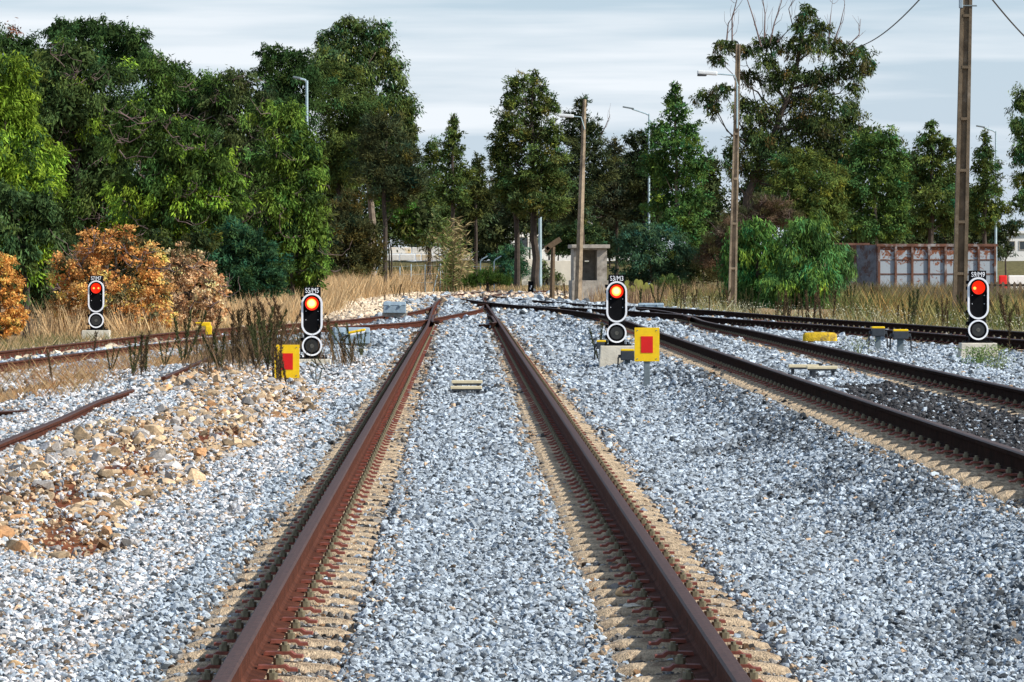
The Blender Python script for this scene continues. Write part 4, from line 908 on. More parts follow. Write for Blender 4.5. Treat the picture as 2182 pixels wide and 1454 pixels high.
# dark understorey behind, each its own bush
for i, (px, py, rx, ry, d, c, lb) in enumerate([
    (1230, 500, 55, 34, 330, (.05, .085, .03), 'mid green bush behind the roof of the concrete hut'), (1300, 505, 50, 36, 335, (.045, .065, .028), 'dark bush right behind the concrete hut roof edge'),
    (1190, 520, 26, 22, 338, (.05, .10, .03), 'small green bush left of the concrete hut above the white wall'), (1500, 440, 40, 50, 320, (.045, .055, .03), 'dark thin tree mass between the poplar and the lamp pole'),
    (1530, 530, 45, 40, 300, (.05, .07, .025), 'dark olive bush at the foot of the lamp pole'), (1800, 520, 50, 22, 300, (.05, .08, .03), 'green bush just left above the container end'),
    (1930, 515, 45, 20, 320, (.06, .09, .03), 'green bush over the left half of the container'), (2020, 510, 45, 22, 330, (.045, .06, .03), 'grey green rounded bush over the right half of the container'),
    (1360, 470, 60, 34, 340, (.04, .05, .028), 'dark brown thicket below the dark tree by the silver lamp post'), (1060, 420, 40, 36, 345, (.05, .05, .025), 'olive brown tree top behind the low dark tree'),
    (1130, 470, 60, 24, 350, (.05, .055, .025), 'brown green undergrowth between the twin trunks'), (655, 480, 60, 70, 226, (.04, .05, .02), 'dark undergrowth behind the right end of the left wood'),
    (2060, 490, 40, 26, 345, (.05, .07, .03), 'green bush behind the tall right pole'), (1640, 400, 60, 50, 300, (.05, .065, .03), 'dark tree mass behind the leaning eucalyptus trunk')]):
    tree('bush', lb, 'bush', d, [(px - rx * .5, py + ry * .2, rx * .6, ry * .8), (px + rx * .45, py, rx * .6, ry * .85), (px, py - ry * .3, rx * .6, ry * .7), (px, py + ry * .6, rx * .9, ry * .6)], c, leaf=(.26, .07), k=2.3, droop=-.1, tr=.07, seed=300 + i)
# front bushes at right
wl = dict(leaf=(.20, .035), droop=1.3, shaggy=1.3, k=2.6)
wg = 'willow like bushes beside the lamp pole'
tree('willow_bush', 'light green drooping bush directly right of the lamp pole', 'bush', 153, [(1600, 495, 40, 34), (1570, 545, 40, 38), (1630, 540, 40, 38), (1590, 595, 55, 36), (1655, 555, 40, 40), (1665, 600, 44, 36), (1640, 600, 40, 30), (1575, 625, 36, 28), (1630, 635, 40, 24)], (.09, .19, .042), group=wg, **wl)
tree('willow_bush', 'taller dark green drooping bush in the middle of the bush group', 'bush', 151, [(1725, 488, 42, 28), (1690, 525, 40, 36), (1745, 540, 44, 40), (1700, 580, 55, 38), (1740, 605, 50, 34), (1670, 615, 50, 30), (1720, 640, 55, 22)], (.078, .165, .042), alt=(.16, .27, .04), altp=.15, group=wg, **wl)
tree('willow_bush', 'drooping bush hanging over the left end of the container', 'bush', 155, [(1785, 535, 26, 18), (1800, 555, 22, 30), (1775, 590, 34, 30), (1765, 625, 34, 24)], (.08, .165, .055), group=wg, **wl)
tree('tamarisk_bush', 'reddish grey leafless looking bush behind the light green drooping bush', 'bush', 224, [(1640, 440, 44, 24), (1600, 470, 50, 30), (1670, 465, 36, 24), (1560, 500, 40, 34), (1520, 540, 36, 40), (1550, 570, 40, 34)], (.12, .085, .055), alt=(.09, .09, .035), altp=.55, leaf=(.22, .022), k=2.2, droop=-.6, hue=.12, twigs=16)
tree('bush', 'rounded blue green bush right of the concrete hut', 'bush', 226, [(1350, 500, 34, 22), (1400, 505, 40, 26), (1340, 540, 40, 30), (1400, 550, 48, 34), (1450, 545, 30, 34), (1360, 585, 48, 26), (1430, 590, 36, 26)], (.045, .095, .05), leaf=(.17, .04), k=2.7)
tree('bush', 'rounded blue green bush left of the white wall', 'bush', 296, [(1095, 535, 26, 18), (1070, 555, 28, 20), (1105, 565, 26, 24), (1080, 585, 30, 18)], (.045, .12, .06), leaf=(.18, .045), k=2.7)
tree('bush', 'low dark grass green mound in front of the rounded blue green bush', 'bush', 262, [(1010, 595, 22, 13), (1040, 590, 26, 16), (1070, 597, 22, 13)], (.05, .095, .018), leaf=(.26, .03), k=3, droop=-1.5, hue=.15)
tree('bush', 'leggy green shrub growing against the white wall', 'bush', 322, [(1160, 575, 16, 22), (1150, 595, 20, 14), (1185, 590, 16, 12)], (.10, .14, .05), leaf=(.18, .05), k=.9)
tree('bush', 'thin green shrub with a round top at the right of the S3/M3 signal', 'bush', 196, [(1425, 605, 30, 18), (1440, 625, 26, 14)], (.085, .13, .035), leaf=(.14, .02), k=1.3, droop=-1.0)
# prickly pear
root = thing('prickly_pear', 'yellow green prickly pear cactus right of the S3/M3 signal', 'cactus', (X(1350, 190), 190, g1(X(1350, 190), 190)))
mb = MB(); rr = random.Random(5)
for i in range(75):
    x = rr.uniform(-.75, .75); zz = rr.uniform(.05, .95) * (1 - .35 * abs(x)); w = rr.uniform(.07, .11); an = rr.uniform(-.9, .9); y_ = rr.uniform(-.3, .3)
    pts = [(x + math.cos(an) * a * w - math.sin(an) * b * w * 1.5, zz + math.sin(an) * a * w + math.cos(an) * b * w * 1.5) for a, b in circ(1, 9)]
    mb.prism(pts, y_, y_ + .03, bpy.data.materials.get('cactus_pad') or mat('cactus_pad', (.26, .27, .05), .7, 0, .35, 3))
mb.build('pads', root)
# dead orange bushes
og2 = 'dead orange bushes along the left track'
ob = dict(leaf=(.085, .042), k=2.7, droop=.3, hue=.10, sub=.30, core=.5, grow=1.06)
tree('dead_bush', 'large dead bush with orange leaves behind the S7/M7 signal', 'bush', 114, [(250, 520, 55, 38), (190, 540, 50, 45), (300, 555, 50, 45), (140, 590, 45, 48), (225, 600, 70, 50), (320, 615, 55, 48), (160, 645, 60, 40), (270, 660, 75, 36), (330, 675, 50, 25), (180, 690, 70, 22), (280, 695, 70, 20)], (.62, .29, .09), alt=(.09, .085, .04), altp=.28, twigs=20, group=og2, **ob)
tree('dead_bush', 'smaller paler orange dead bush right of the large one', 'bush', 116, [(385, 560, 34, 40), (420, 575, 40, 40), (370, 615, 45, 45), (435, 625, 42, 42), (400, 665, 60, 32), (455, 660, 28, 30), (400, 690, 60, 18), (350, 680, 40, 25), (465, 610, 22, 30)], (.64, .38, .20), alt=(.12, .10, .05), altp=.20, twigs=14, group=og2, **ob)
tree('dead_bush', 'dead orange bush cut by the left edge of the picture', 'bush', 112, [(5, 570, 34, 30), (20, 610, 36, 36), (0, 650, 50, 40), (30, 680, 36, 26), (0, 705, 50, 24), (-60, 620, 50, 70)], (.64, .30, .08), alt=(.14, .14, .04), altp=.2, group=og2, **ob)
tree('bush', 'dark green undergrowth between the two orange bushes at far left', 'bush', 121, [(80, 560, 36, 36), (75, 610, 34, 40), (90, 650, 36, 34), (130, 520, 40, 30), (330, 530, 50, 30), (420, 520, 50, 30)], (.04, .06, .02), leaf=(.13, .035), k=2.5)
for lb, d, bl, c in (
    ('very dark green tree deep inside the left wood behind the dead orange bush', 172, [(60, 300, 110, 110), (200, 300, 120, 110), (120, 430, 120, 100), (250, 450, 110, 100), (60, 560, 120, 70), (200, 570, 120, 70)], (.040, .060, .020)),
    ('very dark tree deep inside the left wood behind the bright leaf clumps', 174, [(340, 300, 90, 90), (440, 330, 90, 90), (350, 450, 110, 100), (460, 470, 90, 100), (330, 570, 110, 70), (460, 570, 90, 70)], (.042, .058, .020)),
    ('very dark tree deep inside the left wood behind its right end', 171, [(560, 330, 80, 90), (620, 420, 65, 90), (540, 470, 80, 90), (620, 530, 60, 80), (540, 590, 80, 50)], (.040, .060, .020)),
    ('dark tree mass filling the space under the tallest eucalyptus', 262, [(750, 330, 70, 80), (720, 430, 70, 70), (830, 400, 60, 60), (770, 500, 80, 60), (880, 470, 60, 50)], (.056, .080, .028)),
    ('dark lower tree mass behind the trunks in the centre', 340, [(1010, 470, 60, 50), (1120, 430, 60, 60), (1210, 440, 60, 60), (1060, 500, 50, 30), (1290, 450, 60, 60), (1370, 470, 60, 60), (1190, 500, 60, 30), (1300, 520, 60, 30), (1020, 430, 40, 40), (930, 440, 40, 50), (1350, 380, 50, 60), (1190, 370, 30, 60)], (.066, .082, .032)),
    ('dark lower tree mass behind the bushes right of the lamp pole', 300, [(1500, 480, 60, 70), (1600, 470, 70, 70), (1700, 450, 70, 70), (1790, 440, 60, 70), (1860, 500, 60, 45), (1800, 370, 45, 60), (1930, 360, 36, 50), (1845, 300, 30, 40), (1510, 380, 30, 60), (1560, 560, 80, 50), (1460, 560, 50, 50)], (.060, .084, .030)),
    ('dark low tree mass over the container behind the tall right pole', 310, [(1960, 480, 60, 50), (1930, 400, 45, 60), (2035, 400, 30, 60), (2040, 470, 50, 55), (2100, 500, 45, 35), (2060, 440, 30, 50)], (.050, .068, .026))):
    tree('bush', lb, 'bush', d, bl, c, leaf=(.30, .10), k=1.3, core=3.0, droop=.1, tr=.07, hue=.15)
print('leaves', NL)
# reeds
def reed(px, d, h, n, label):
    x0 = X(px, d); zg = g1(x0, d); r = np.random.default_rng(int(px)); root = thing('giant_reed', label, 'reeds', (x0, d, zg))
    C = []; D = []; K = []; mb = MB()
    for i in range(n):
        bx, by = r.normal(0, .55), r.normal(0, .4); hh = h * r.uniform(.45, 1.0); lx = r.normal(0, .3) + bx * .3; dead = r.random() < .4
        mb.tube([(bx, by, 0), (bx + lx * .4, by, hh * .6), (bx + lx, by, hh)], [.018, .013, .006], M['wood'] if dead else M['cactus_stem'], 5)
        for k in range(34):
            t = r.uniform(.15, 1); C.append((bx + lx * t * t, by, hh * t)); s_ = r.choice([-1, 1]); D.append((s_ * r.uniform(.3, 1), r.normal(0, .4), r.uniform(-.6, .9)))
            K.append((.42, .34, .17) if dead or r.random() < .2 else (.16, .23, .06))
    C = np.array(C); D = np.array(D); D /= np.linalg.norm(D, axis=1, keepdims=True); C = C + D * .2; m = len(C)
    V, Q = leaf_quads(C, D, np.full(m, .5), np.full(m, .055), r)
    mb.build('canes', root); link_mesh('leaves', fast_mesh('leaves', V, Q, mats=[M['leaf']], col=np.repeat(np.array(K) * r.uniform(.7, 1.2, (m, 1)), 4, 0)), root)
M['cactus_stem'] = mat('green_stem', (.14, .18, .06), .8, 0, .3, 4)
reed(962, 268, 4.6, 46, 'tall clump of green and straw coloured reeds in front of the pointed tree')
# ------------------------------------------------------------------ grass
def blades(name, label, x, y, h, w, cols, lean=.25, kind='stuff', cat='grass', per=5, spread=.12, seedhead=0.0):
    n = len(x); r = rng
    x = np.repeat(x, per) + r.normal(0, spread, n * per); y = np.repeat(y, per) + r.normal(0, spread, n * per); hh = np.repeat(h, per) * r.uniform(.45, 1.1, n * per); cc = np.repeat(cols, per, 0) * r.uniform(.65, 1.25, (n * per, 1)); m = len(x)
    z = G(x, y) - .02; lx = r.normal(0, lean, m) * hh; ly = r.normal(0, lean, m) * hh; an = r.uniform(0, 3.14, m); wx, wy = np.cos(an) * w / 2, np.sin(an) * w / 2
    a = np.stack([x - wx, y - wy, z], 1); b = np.stack([x + wx, y + wy, z], 1); c = np.stack([x + lx * .5 + wx * .8, y + ly * .5 + wy * .8, z + hh * .55], 1); e = np.stack([x + lx, y + ly, z + hh], 1)
    V = np.stack([a, b, c, e], 1).reshape(-1, 3); Q = np.arange(4 * m).reshape(-1, 4)
    tag(link_mesh(name, fast_mesh(name, V, Q, mats=[M['grass']], col=np.repeat(np.clip(cc, .004, .85), 4, 0))), label, cat, kind=kind)
STR = np.array([.74, .53, .29]); STR2 = np.array([.60, .38, .18]); OLG = np.array([.17, .16, .06]); YG = np.array([.34, .31, .12]); GG = np.array([.10, .145, .04])
def mixc(n, *cs):
    k = rng.integers(0, len(cs), n); return np.array(cs)[k]
def curve_x(path, y): o = np.argsort(path[:, 1]); return np.interp(y, path[o, 1], path[o, 0])
# tall straw band behind the left track up to the wood
n = 15000; y = rng.uniform(112, 300, n); x = rng.uniform(-16, -1, n) * (y / 200) ** .6
k = (x < np.interp(y, [105, 115, 125, 150, 200, 300], [-8.8, -7.4, -5.6, -5.0, -5.6, -3.5]) - .3 * rng.random(n) - np.interp(y, [112, 150, 200], [.4, .9, 1.6])) & (x > X(-60, y)); x, y = x[k], y[k]
blades('dry_grass', 'tall dry straw coloured grass behind the left hand track', x, y, rng.uniform(.5, 1.1, len(x)) * (1 + .3 * (y > 200)), .014, mixc(len(x), STR, STR, STR2, STR * .8), per=20, spread=.3)
n = 1500; y = rng.uniform(290, 318, n); x = rng.uniform(-10, -.5, n)
blades('bank_grass', 'dry brownish grass on the bank below the stone block wall', x, y + 12, rng.uniform(.6, 1.1, n), .05, mixc(n, STR * .8, STR2, OLG, OLG * .8), per=8, spread=.3)
# scrub between the lifted rail and the left track
n = 3200; y = rng.uniform(60, 104, n); u_ = rng.uniform(-9.5, -4.9, n); x = u_ - .0109 * y
dm = curve_x(D_near, y) + 1.0; k = (x > dm - (rng.random(n) < .3) * .8) & (x > X(-80, y)) & (fbm(x * .8, y * .25) > .36) & (x < X(470, y)) ; x, y = x[k], y[k]
blades('dry_scrub', 'low orange brown dry scrub between the left track and the rubble', x, y, rng.uniform(.08, .34, len(x)), .0055, mixc(len(x), STR2 * .8, STR2 * .6, STR * .7, np.array([.36, .18, .08])), lean=.55, per=11, spread=.16)
n = 1300; y = rng.uniform(82, 118, n); x = curve_x(D_far, y) - rng.uniform(.25, 2.0, n); k = (x > X(-80, y)); x, y = x[k], y[k]
blades('verge_grass', 'short dry grass behind the left track under the orange bushes', x, y, rng.uniform(.15, .42, len(x)), .007, mixc(len(x), STR2, STR * .8, OLG, OLG), lean=.4, per=14, spread=.2)
n = 700; y = rng.uniform(62, 90, n); x = rng.uniform(X(430, y), X(790, y)); k = (fbm(x * 1.2, y * .3) > .47) & (x < -2.5) & (np.abs(x - X(665, 73)) > .35) & ((y > 70) | (x < X(560, y))); x, y = x[k], y[k]
blades('brown_weeds', 'thin brown weeds around the S5/M5 signal and the low yellow board', x, y, rng.uniform(.25, .75, len(x)), .006, mixc(len(x), np.array([.16, .10, .055]), np.array([.10, .075, .04]), np.array([.26, .16, .09]), np.array([.07, .08, .03])), lean=.22, per=7, spread=.12, cat='weeds')
# weedy band behind the right hand tracks
n = 9000; y = rng.uniform(84, 205, n); x = rng.uniform(1, 24, n); cf = curve_x(C_far, y); cf = np.where(y > 138, np.interp(y, [138, 160, 200, 230], [4.2, 4.6, 4.6, 4.2]), cf)
k = (x > cf + .9) & (x < X(2260, y)); x, y = x[k], y[k]; front = x < curve_x(C_far, y) + 3.0
pxw = x / y * F + 1091; k = ~((pxw > 1535) & (pxw < 1800) & (y < 153) & ~(x < curve_x(C_far, y) + 2.2)); x, y, front = x[k], y[k], front[k]
f1 = fbm(x * .55, y * .16); f2 = fbm(x * 1.3 + 40, y * .35 + 9)
h = np.where(front, rng.uniform(.15, .42, len(x)), rng.uniform(.25, .75, len(x))) * (.45 + 1.2 * f1)
dk = np.array([.07, .065, .03]); gold = np.array([.46, .29, .10]); pale = np.array([.52, .50, .30])
cc = np.where((f2 > .56)[:, None], mixc(len(x), dk, GG * .8, GG, OLG * .7), np.where((f1 > .5)[:, None], mixc(len(x), gold, gold * .8, OLG, YG), mixc(len(x), OLG, YG, YG * .8, GG)))
cc = np.where((front & (rng.random(len(x)) < .25))[:, None], pale[None], cc)
back = x > curve_x(C_far, y) + 9.0; cc = np.where((back & (rng.random(len(x)) < .6))[:, None], np.array([.16, .13, .08])[None], cc)
blades('weeds', 'tall yellow green weeds and grass behind the right hand tracks', x, y, h, .010, cc, per=22, spread=.26, lean=.32, cat='weeds')
k = rng.random(len(x)) < .5; k &= front; fx2 = np.repeat(x[k], 14) + rng.normal(0, .25, k.sum() * 14); fy2 = np.repeat(y[k], 14) + rng.normal(0, .3, k.sum() * 14); m = len(fx2)
Dv = rng.normal(size=(m, 3)); Dv /= np.linalg.norm(Dv, axis=1, keepdims=True); V, Q = leaf_quads(np.stack([fx2, fy2, G(fx2, fy2) + rng.uniform(.12, .45, m)], 1), Dv, rng.uniform(.02, .045, m), rng.uniform(.02, .035, m), rng)
tag(link_mesh('flower_heads', fast_mesh('flower_heads', V, Q, mats=[M['grass']], col=np.repeat(np.array([.62, .60, .42]) * rng.uniform(.5, 1.1, (m, 1)), 4, 0))), 'small pale seed heads scattered through the weeds by the right hand tracks', 'seed heads', kind='stuff')
n = 1500; y = rng.uniform(180, 214, n); x = rng.uniform(X(1650, 200), X(2240, 200), n)
blades('brown_brush', 'brown twiggy brush along the foot of the rusty container', x, y - 4, rng.uniform(.5, 1.0, n), .02, mixc(n, np.array([.20, .16, .09]), OLG * .7, np.array([.26, .2, .1])), lean=.4, per=9, spread=.3, cat='brush')
n = 900; y = rng.uniform(170, 200, n); x = rng.uniform(X(1180, 190), X(1560, 190), n); k = x > np.interp(y, [140, 200], [4.2, 3.2]); x, y = x[k], y[k]
blades('brown_stalks', 'brown dry stalks around the plinth of the concrete hut', x, y, rng.uniform(.5, 1.0, len(x)), .022, mixc(len(x), np.array([.22, .15, .09]), np.array([.16, .10, .07]), STR * .7), lean=.15, per=6, spread=.2, cat='stalks')
n = 700; y = rng.uniform(238, 262, n); x = rng.uniform(-3.5, 8, n)
blades('sparse_grass', 'sparse dry grass behind the bend of the middle track', x, y + 30, rng.uniform(.3, .7, n), .03, mixc(n, STR, STR2, OLG), per=6, spread=.25)
# small pale plants near the right signal
for i, (px, d, n, c, lb) in enumerate([(2085, 64, 900, (.13, .22, .06), 'leafy green weed growing in front of the S9/M9 signal block'), (2120, 60, 500, (.20, .25, .09), 'paler straggly weed just right of the leafy one by the S9/M9 block'), (1828, 68, 220, (.22, .25, .13), 'small pale weed left of the two yellow topped boxes')]):
    x0 = X(px, d); zg = g1(x0, d); r = np.random.default_rng(i); h = [.28, .38, .34][i]
    C = np.stack([r.normal(0, .13, n), r.normal(0, .12, n), r.uniform(0.02, h, n)], 1); D = r.normal(size=(n, 3)); D /= np.linalg.norm(D, axis=1, keepdims=True)
    V, Q = leaf_quads(C, D, r.uniform(.02, .05, n), r.uniform(.008, .02, n), r); root = thing('weed_plant', lb, 'weed', (x0, d, zg))
    link_mesh('leaves', fast_mesh('leaves', V, Q, mats=[M['leaf']], col=np.repeat(np.array(c) * r.uniform(.6, 1.5, (n, 1)), 4, 0)), root)
    mb = MB()
    for _ in range(14): mb.tube([(r.normal(0, .03), r.normal(0, .03), 0), (r.normal(0, .12), r.normal(0, .1), h * r.uniform(.6, 1.15))], [.004, .002], M['cactus_stem'], 4)
    mb.build('stems', root)
# dark fleabane stalks
def stalk_proto(seed, col):
    r = np.random.default_rng(seed); root = thing('weed_stalk', '', 'weed'); mb = MB(); C = []; D = []; h = 1.0
    nst = 1 + seed % 3
    for s_ in range(nst):
        lx, ly = r.normal(0, .14, 2); pts = [(0, 0, 0), (lx * .3, ly * .3, h * .4), (lx, ly, h * r.uniform(.8, 1))]; mb.tube(pts, [.010, .008, .003], M['weedstem'], 5)
        for k in range(150):
            t = r.uniform(.12, 1) ** .8; p = np.array([lx * t, ly * t, pts[2][2] * t]); v = np.array([r.normal(0, .55), r.normal(0, .55), r.uniform(.6, 1.4)]); v /= np.linalg.norm(v); C.append(p + v * .035); D.append(v)
    C = np.array(C); D = np.array(D); m = len(C); V, Q = leaf_quads(C, D, r.uniform(.06, .13, m), r.uniform(.010, .022, m), r)
    mb.build('stem', root); link_mesh('leaves', fast_mesh('leaves', V, Q, mats=[M['leaf']], col=np.repeat(np.array(col) * r.uniform(.6, 1.5, (m, 1)), 4, 0)), root); return root
M['weedstem'] = mat('weed_stem', (.06, .04, .025), .9, 0, .3, 8)
pr = [stalk_proto(i, c) for i, c in enumerate([(.085, .062, .03), (.11, .075, .04), (.06, .07, .026), (.13, .08, .045)])]
used = set()
def stalk(px, py, hpx, k, label, lean=0.0, group='dark weed stalks by the left signals'):
    x, y, z = PG(px, py, .0); h = hpx / F * y
    o = pr[k]
    if k in used:
        o = dup(o)
    used.add(k); o.location = (x, y, g1(x, y)); o.scale = (h, h, h); o.rotation_euler = (0, lean, random.uniform(0, 6)); o['label'] = label; o['group'] = group
W1 = 'dark weed stalk among those standing left of the low yellow board'; W2 = 'brown weed stalk among the dense ones behind the low yellow board'; W3 = 'dark weed stalk between the S5/M5 signal and the left rail'
W4 = 'dark weed stalk standing in the orange brown scrub at far left'; W5 = 'short dark weed stalk on the pale rubble behind the left point machine'
for px, py, hp, ln in [(495, 790, 150, .0), (512, 800, 165, .12), (530, 785, 140, -.05), (548, 800, 120, .2), (556, 796, 110, .3), (470, 800, 100, .35), (540, 800, 150, .35), (572, 800, 120, .1), (598, 826, 95, .15), (612, 830, 90, .05), (590, 822, 120, .1), (604, 824, 105, .25), (580, 818, 130, .12), (520, 790, 110, .4), (560, 770, 120, .25), (586, 800, 70, .0)]: stalk(px, py, hp, random.randrange(3), W1, ln)
for px, py, hp, ln in [(570, 745, 110, .1), (585, 750, 120, .2), (605, 742, 105, .1), (620, 750, 130, .2), (632, 748, 95, .3), (545, 750, 120, .0), (595, 735, 115, .0), (560, 735, 100, -.1), (530, 740, 90, .1), (615, 730, 100, .1)]: stalk(px, py, hp, 3 if random.random() < .6 else 1, W2, ln)
for px, py, hp, ln in [(690, 780, 100, .0), (712, 775, 110, .05), (735, 790, 85, -.05), (745, 792, 90, .25), (755, 780, 100, .4), (680, 792, 60, 1.0), (675, 830, 45, .0), (700, 800, 50, .8), (722, 760, 95, .1), (770, 770, 70, .35), (650, 795, 55, .9)]: stalk(px, py, hp, random.randrange(4), W3, ln)
for px, py, hp, ln in [(283, 812, 95, .0), (300, 810, 120, .0), (310, 806, 90, .1), (322, 800, 95, .4), (112, 820, 80, .0), (390, 790, 130, .12), (402, 780, 120, .15), (420, 770, 80, .0), (440, 790, 150, .25), (235, 800, 60, .1), (60, 800, 50, .0), (350, 790, 70, .1), (200, 760, 60, .0)]: stalk(px, py, hp, random.randrange(4), W4, ln)
for px, py, hp, ln in [(842, 640, 32, 0), (850, 638, 36, 0), (860, 640, 30, .1), (872, 642, 26, 0), (888, 640, 22, 0), (932, 622, 22, 0), (940, 622, 26, 0), (820, 645, 24, 0)]: stalk(px, py, hp, random.randrange(3), W5, ln)
W6 = 'dark tall weed standing among the yellow green weeds behind the right hand tracks'
for i in range(64):
    px = 1330 + i * 13.3 + random.uniform(-14, 14); d = random.uniform(105, 150) if px < 1900 else random.uniform(92, 112); 
    xx = X(px, d); 
    if xx < float(curve_x(C_far, np.array([d]))[0]) + .6: xx = float(curve_x(C_far, np.array([d]))[0]) + .8
    k = random.randrange(3); o = dup(pr[k]); h = random.uniform(.55, 1.0); o.location = (xx, d, g1(xx, d)); o.scale = (h, h, h); o.rotation_euler = (0, random.uniform(-.15, .15), random.uniform(0, 6)); o['label'] = W6; o['group'] = 'dark weeds behind the right hand tracks'
stalk(1277, 780, 92, 2, 'dark bushy weed stalk against the left side of the S3/M3 signal block', 0)
stalk(2150, 760, 110, 0, 'dark leafy weed stalk right of the S9/M9 signal', 0)
for px, py, hp in [(1190, 640, 34), (1205, 642, 44), (1215, 642, 40), (1232, 642, 38), (1252, 645, 36), (1270, 646, 40), (1160, 630, 22), (1285, 646, 36), (1240, 646, 40), (1222, 640, 46)]: stalk(px, py, hp, 1, 'dry brown stalk in the row in front of the concrete hut and leaning pole', random.uniform(-.1, .1), 'brown stalks by the concrete hut')

# ------------------------------------------------------------------ hut
d = 200; hx = X(1258, d); hz = g1(hx, d); root = thing('concrete_hut', 'small open fronted grey concrete hut with flat roof beside the leaning pole', 'hut', (hx, d, hz), R(4))
fz = Zt(598, d) - hz; tz_ = Zt(530, d) - hz; w = 1.42
mb = MB(); mb.box((0, .8, fz / 2 - .1), (w + .16, 1.8, fz + .2), M['gconcrete'], .01); mb.build('plinth', root)
mb = MB()
mb.box((-w / 2 + .07, .78, (fz + tz_) / 2), (.14, 1.5, tz_ - fz), M['gconcrete'], .006); mb.box((w / 2 - .21, .78, (fz + tz_) / 2), (.42, 1.5, tz_ - fz), M['gconcrete'], .006)
mb.box((-.14, 1.46, fz + .28 * (tz_ - fz)), (.86, .12, .56 * (tz_ - fz)), M['gconcrete']); mb.box((-.14, 1.46, tz_ - .19 * (tz_ - fz)), (.86, .12, .38 * (tz_ - fz)), M['gconcrete'])
mb.box((-.35, 1.46, fz + .59 * (tz_ - fz)), (.43, .12, .06 * (tz_ - fz)), M['gconcrete']); mb.box((.18, 1.46, fz + .59 * (tz_ - fz)), (.22, .12, .06 * (tz_ - fz)), M['gconcrete'])
mb.box((-.14, .09, tz_ - .03), (.86, .10, .06), M['gconcrete']); mb.build('walls', root)
mb = MB(); mb.box((0, .78, tz_ + .09), (w + .22, 1.95, .16), M['gconcrete'], .02); mb.build('roof', root)
# ------------------------------------------------------------------ poles
def lamp_head(mb, p, L_, m, dx=-1):
    mb.box((p[0] + dx * L_ * .5, p[1], p[2]), (L_, .24, .13), m, .04, Matrix.Rotation(R(4 * -dx), 4, 'Y'))
def ladder_pole(px0, py_vis, px1, ytop, d, wb, wt, label, m, cat='utility pole', h_extra=0):
    x0, x1 = X(px0, d), X(px1, d); zb = g1(x0, d) - .1; zt = Zt(ytop, d) + h_extra; Hh = zt - zb; n = int(Hh / 1.25)
    root = thing('utility_pole', label, cat, (x0, d, zb)); dx = (x1 - x0)
    f = lambda t, a: (dx * t + a, 0, Hh * t)
    wd = lambda t: (wb * (1 - t) + wt * t) / 2
    mb = MB()
    for s_ in (-1, 1):
        vs = []
        for t in (0, 1):
            c = dx * t + s_ * wd(t) * .74; hw = wd(t) * .26
            vs += [(c - hw, -.11 * (1 - .3 * t), Hh * t), (c + hw, -.11 * (1 - .3 * t), Hh * t), (c + hw, .11, Hh * t), (c - hw, .11, Hh * t)]
        mb.add(vs, [(3, 2, 1, 0), (4, 5, 6, 7), (0, 1, 5, 4), (1, 2, 6, 5), (2, 3, 7, 6), (3, 0, 4, 7)], M[m])
    vs = []
    for t in (0, 1):
        c = dx * t; hw = wd(t) * .55; vs += [(c - hw, -.035, Hh * t), (c + hw, -.035, Hh * t), (c + hw, .06, Hh * t), (c - hw, .06, Hh * t)]
    mb.add(vs, [(3, 2, 1, 0), (4, 5, 6, 7), (0, 1, 5, 4), (1, 2, 6, 5), (2, 3, 7, 6), (3, 0, 4, 7)], M[m])
    for i in range(1, n):
        t = i / n; mb.box((dx * t, -.02, Hh * t), (wd(t) * 1.1, .16, .07), M[m])
    mb.build('shaft', root); return root, Hh, dx
root, Hh, dx = ladder_pole(1560, 640, 1573, 95, 149, .275, .14, 'concrete lamp pole with ladder like recesses and a white lamp arm to the left', 'pole', 'lamp pole')
mb = MB(); za = Zt(160, 149) - root.location.z; mb.tube([(dx * .9, -.14, za - .35), (dx * .9 - .1, -.2, za - .02), (dx * .9 - .75, -.2, za + .03)], .025, M['galv'], 7); mb.tube([(dx * .8, -.14, za - 1.7), (dx * .9 - .02, -.16, za - .3)], .03, M['galv'], 7); arm = mb.build('arm', root)
mb = MB(); lamp_head(mb, (dx * .9 - .65, -.2, za + .06), .64, M['lamp']); mb.box((dx * .9 - 1.14, -.2, za - .01), (.30, .2, .08), M['glass'], .03); mb.build('lamp_head', arm)
root, Hh, dx = ladder_pole(2044, 700, 2063, 0, 118, .36, .27, 'tall dark concrete pole running out of the top right of the picture', 'dpole', h_extra=2.2)
mb = MB(); zz = Zt(8, 118) - root.location.z; mb.box((dx * .86 - .16, -.1, zz), (.10, .1, .24), M['box'], .02); mb.tube([(dx * .86 - .2, -.1, zz - .06), (dx * .86 + .24, -.1, zz - .06)], .02, M['steel'], 6); mb.build('insulator_bracket', root)
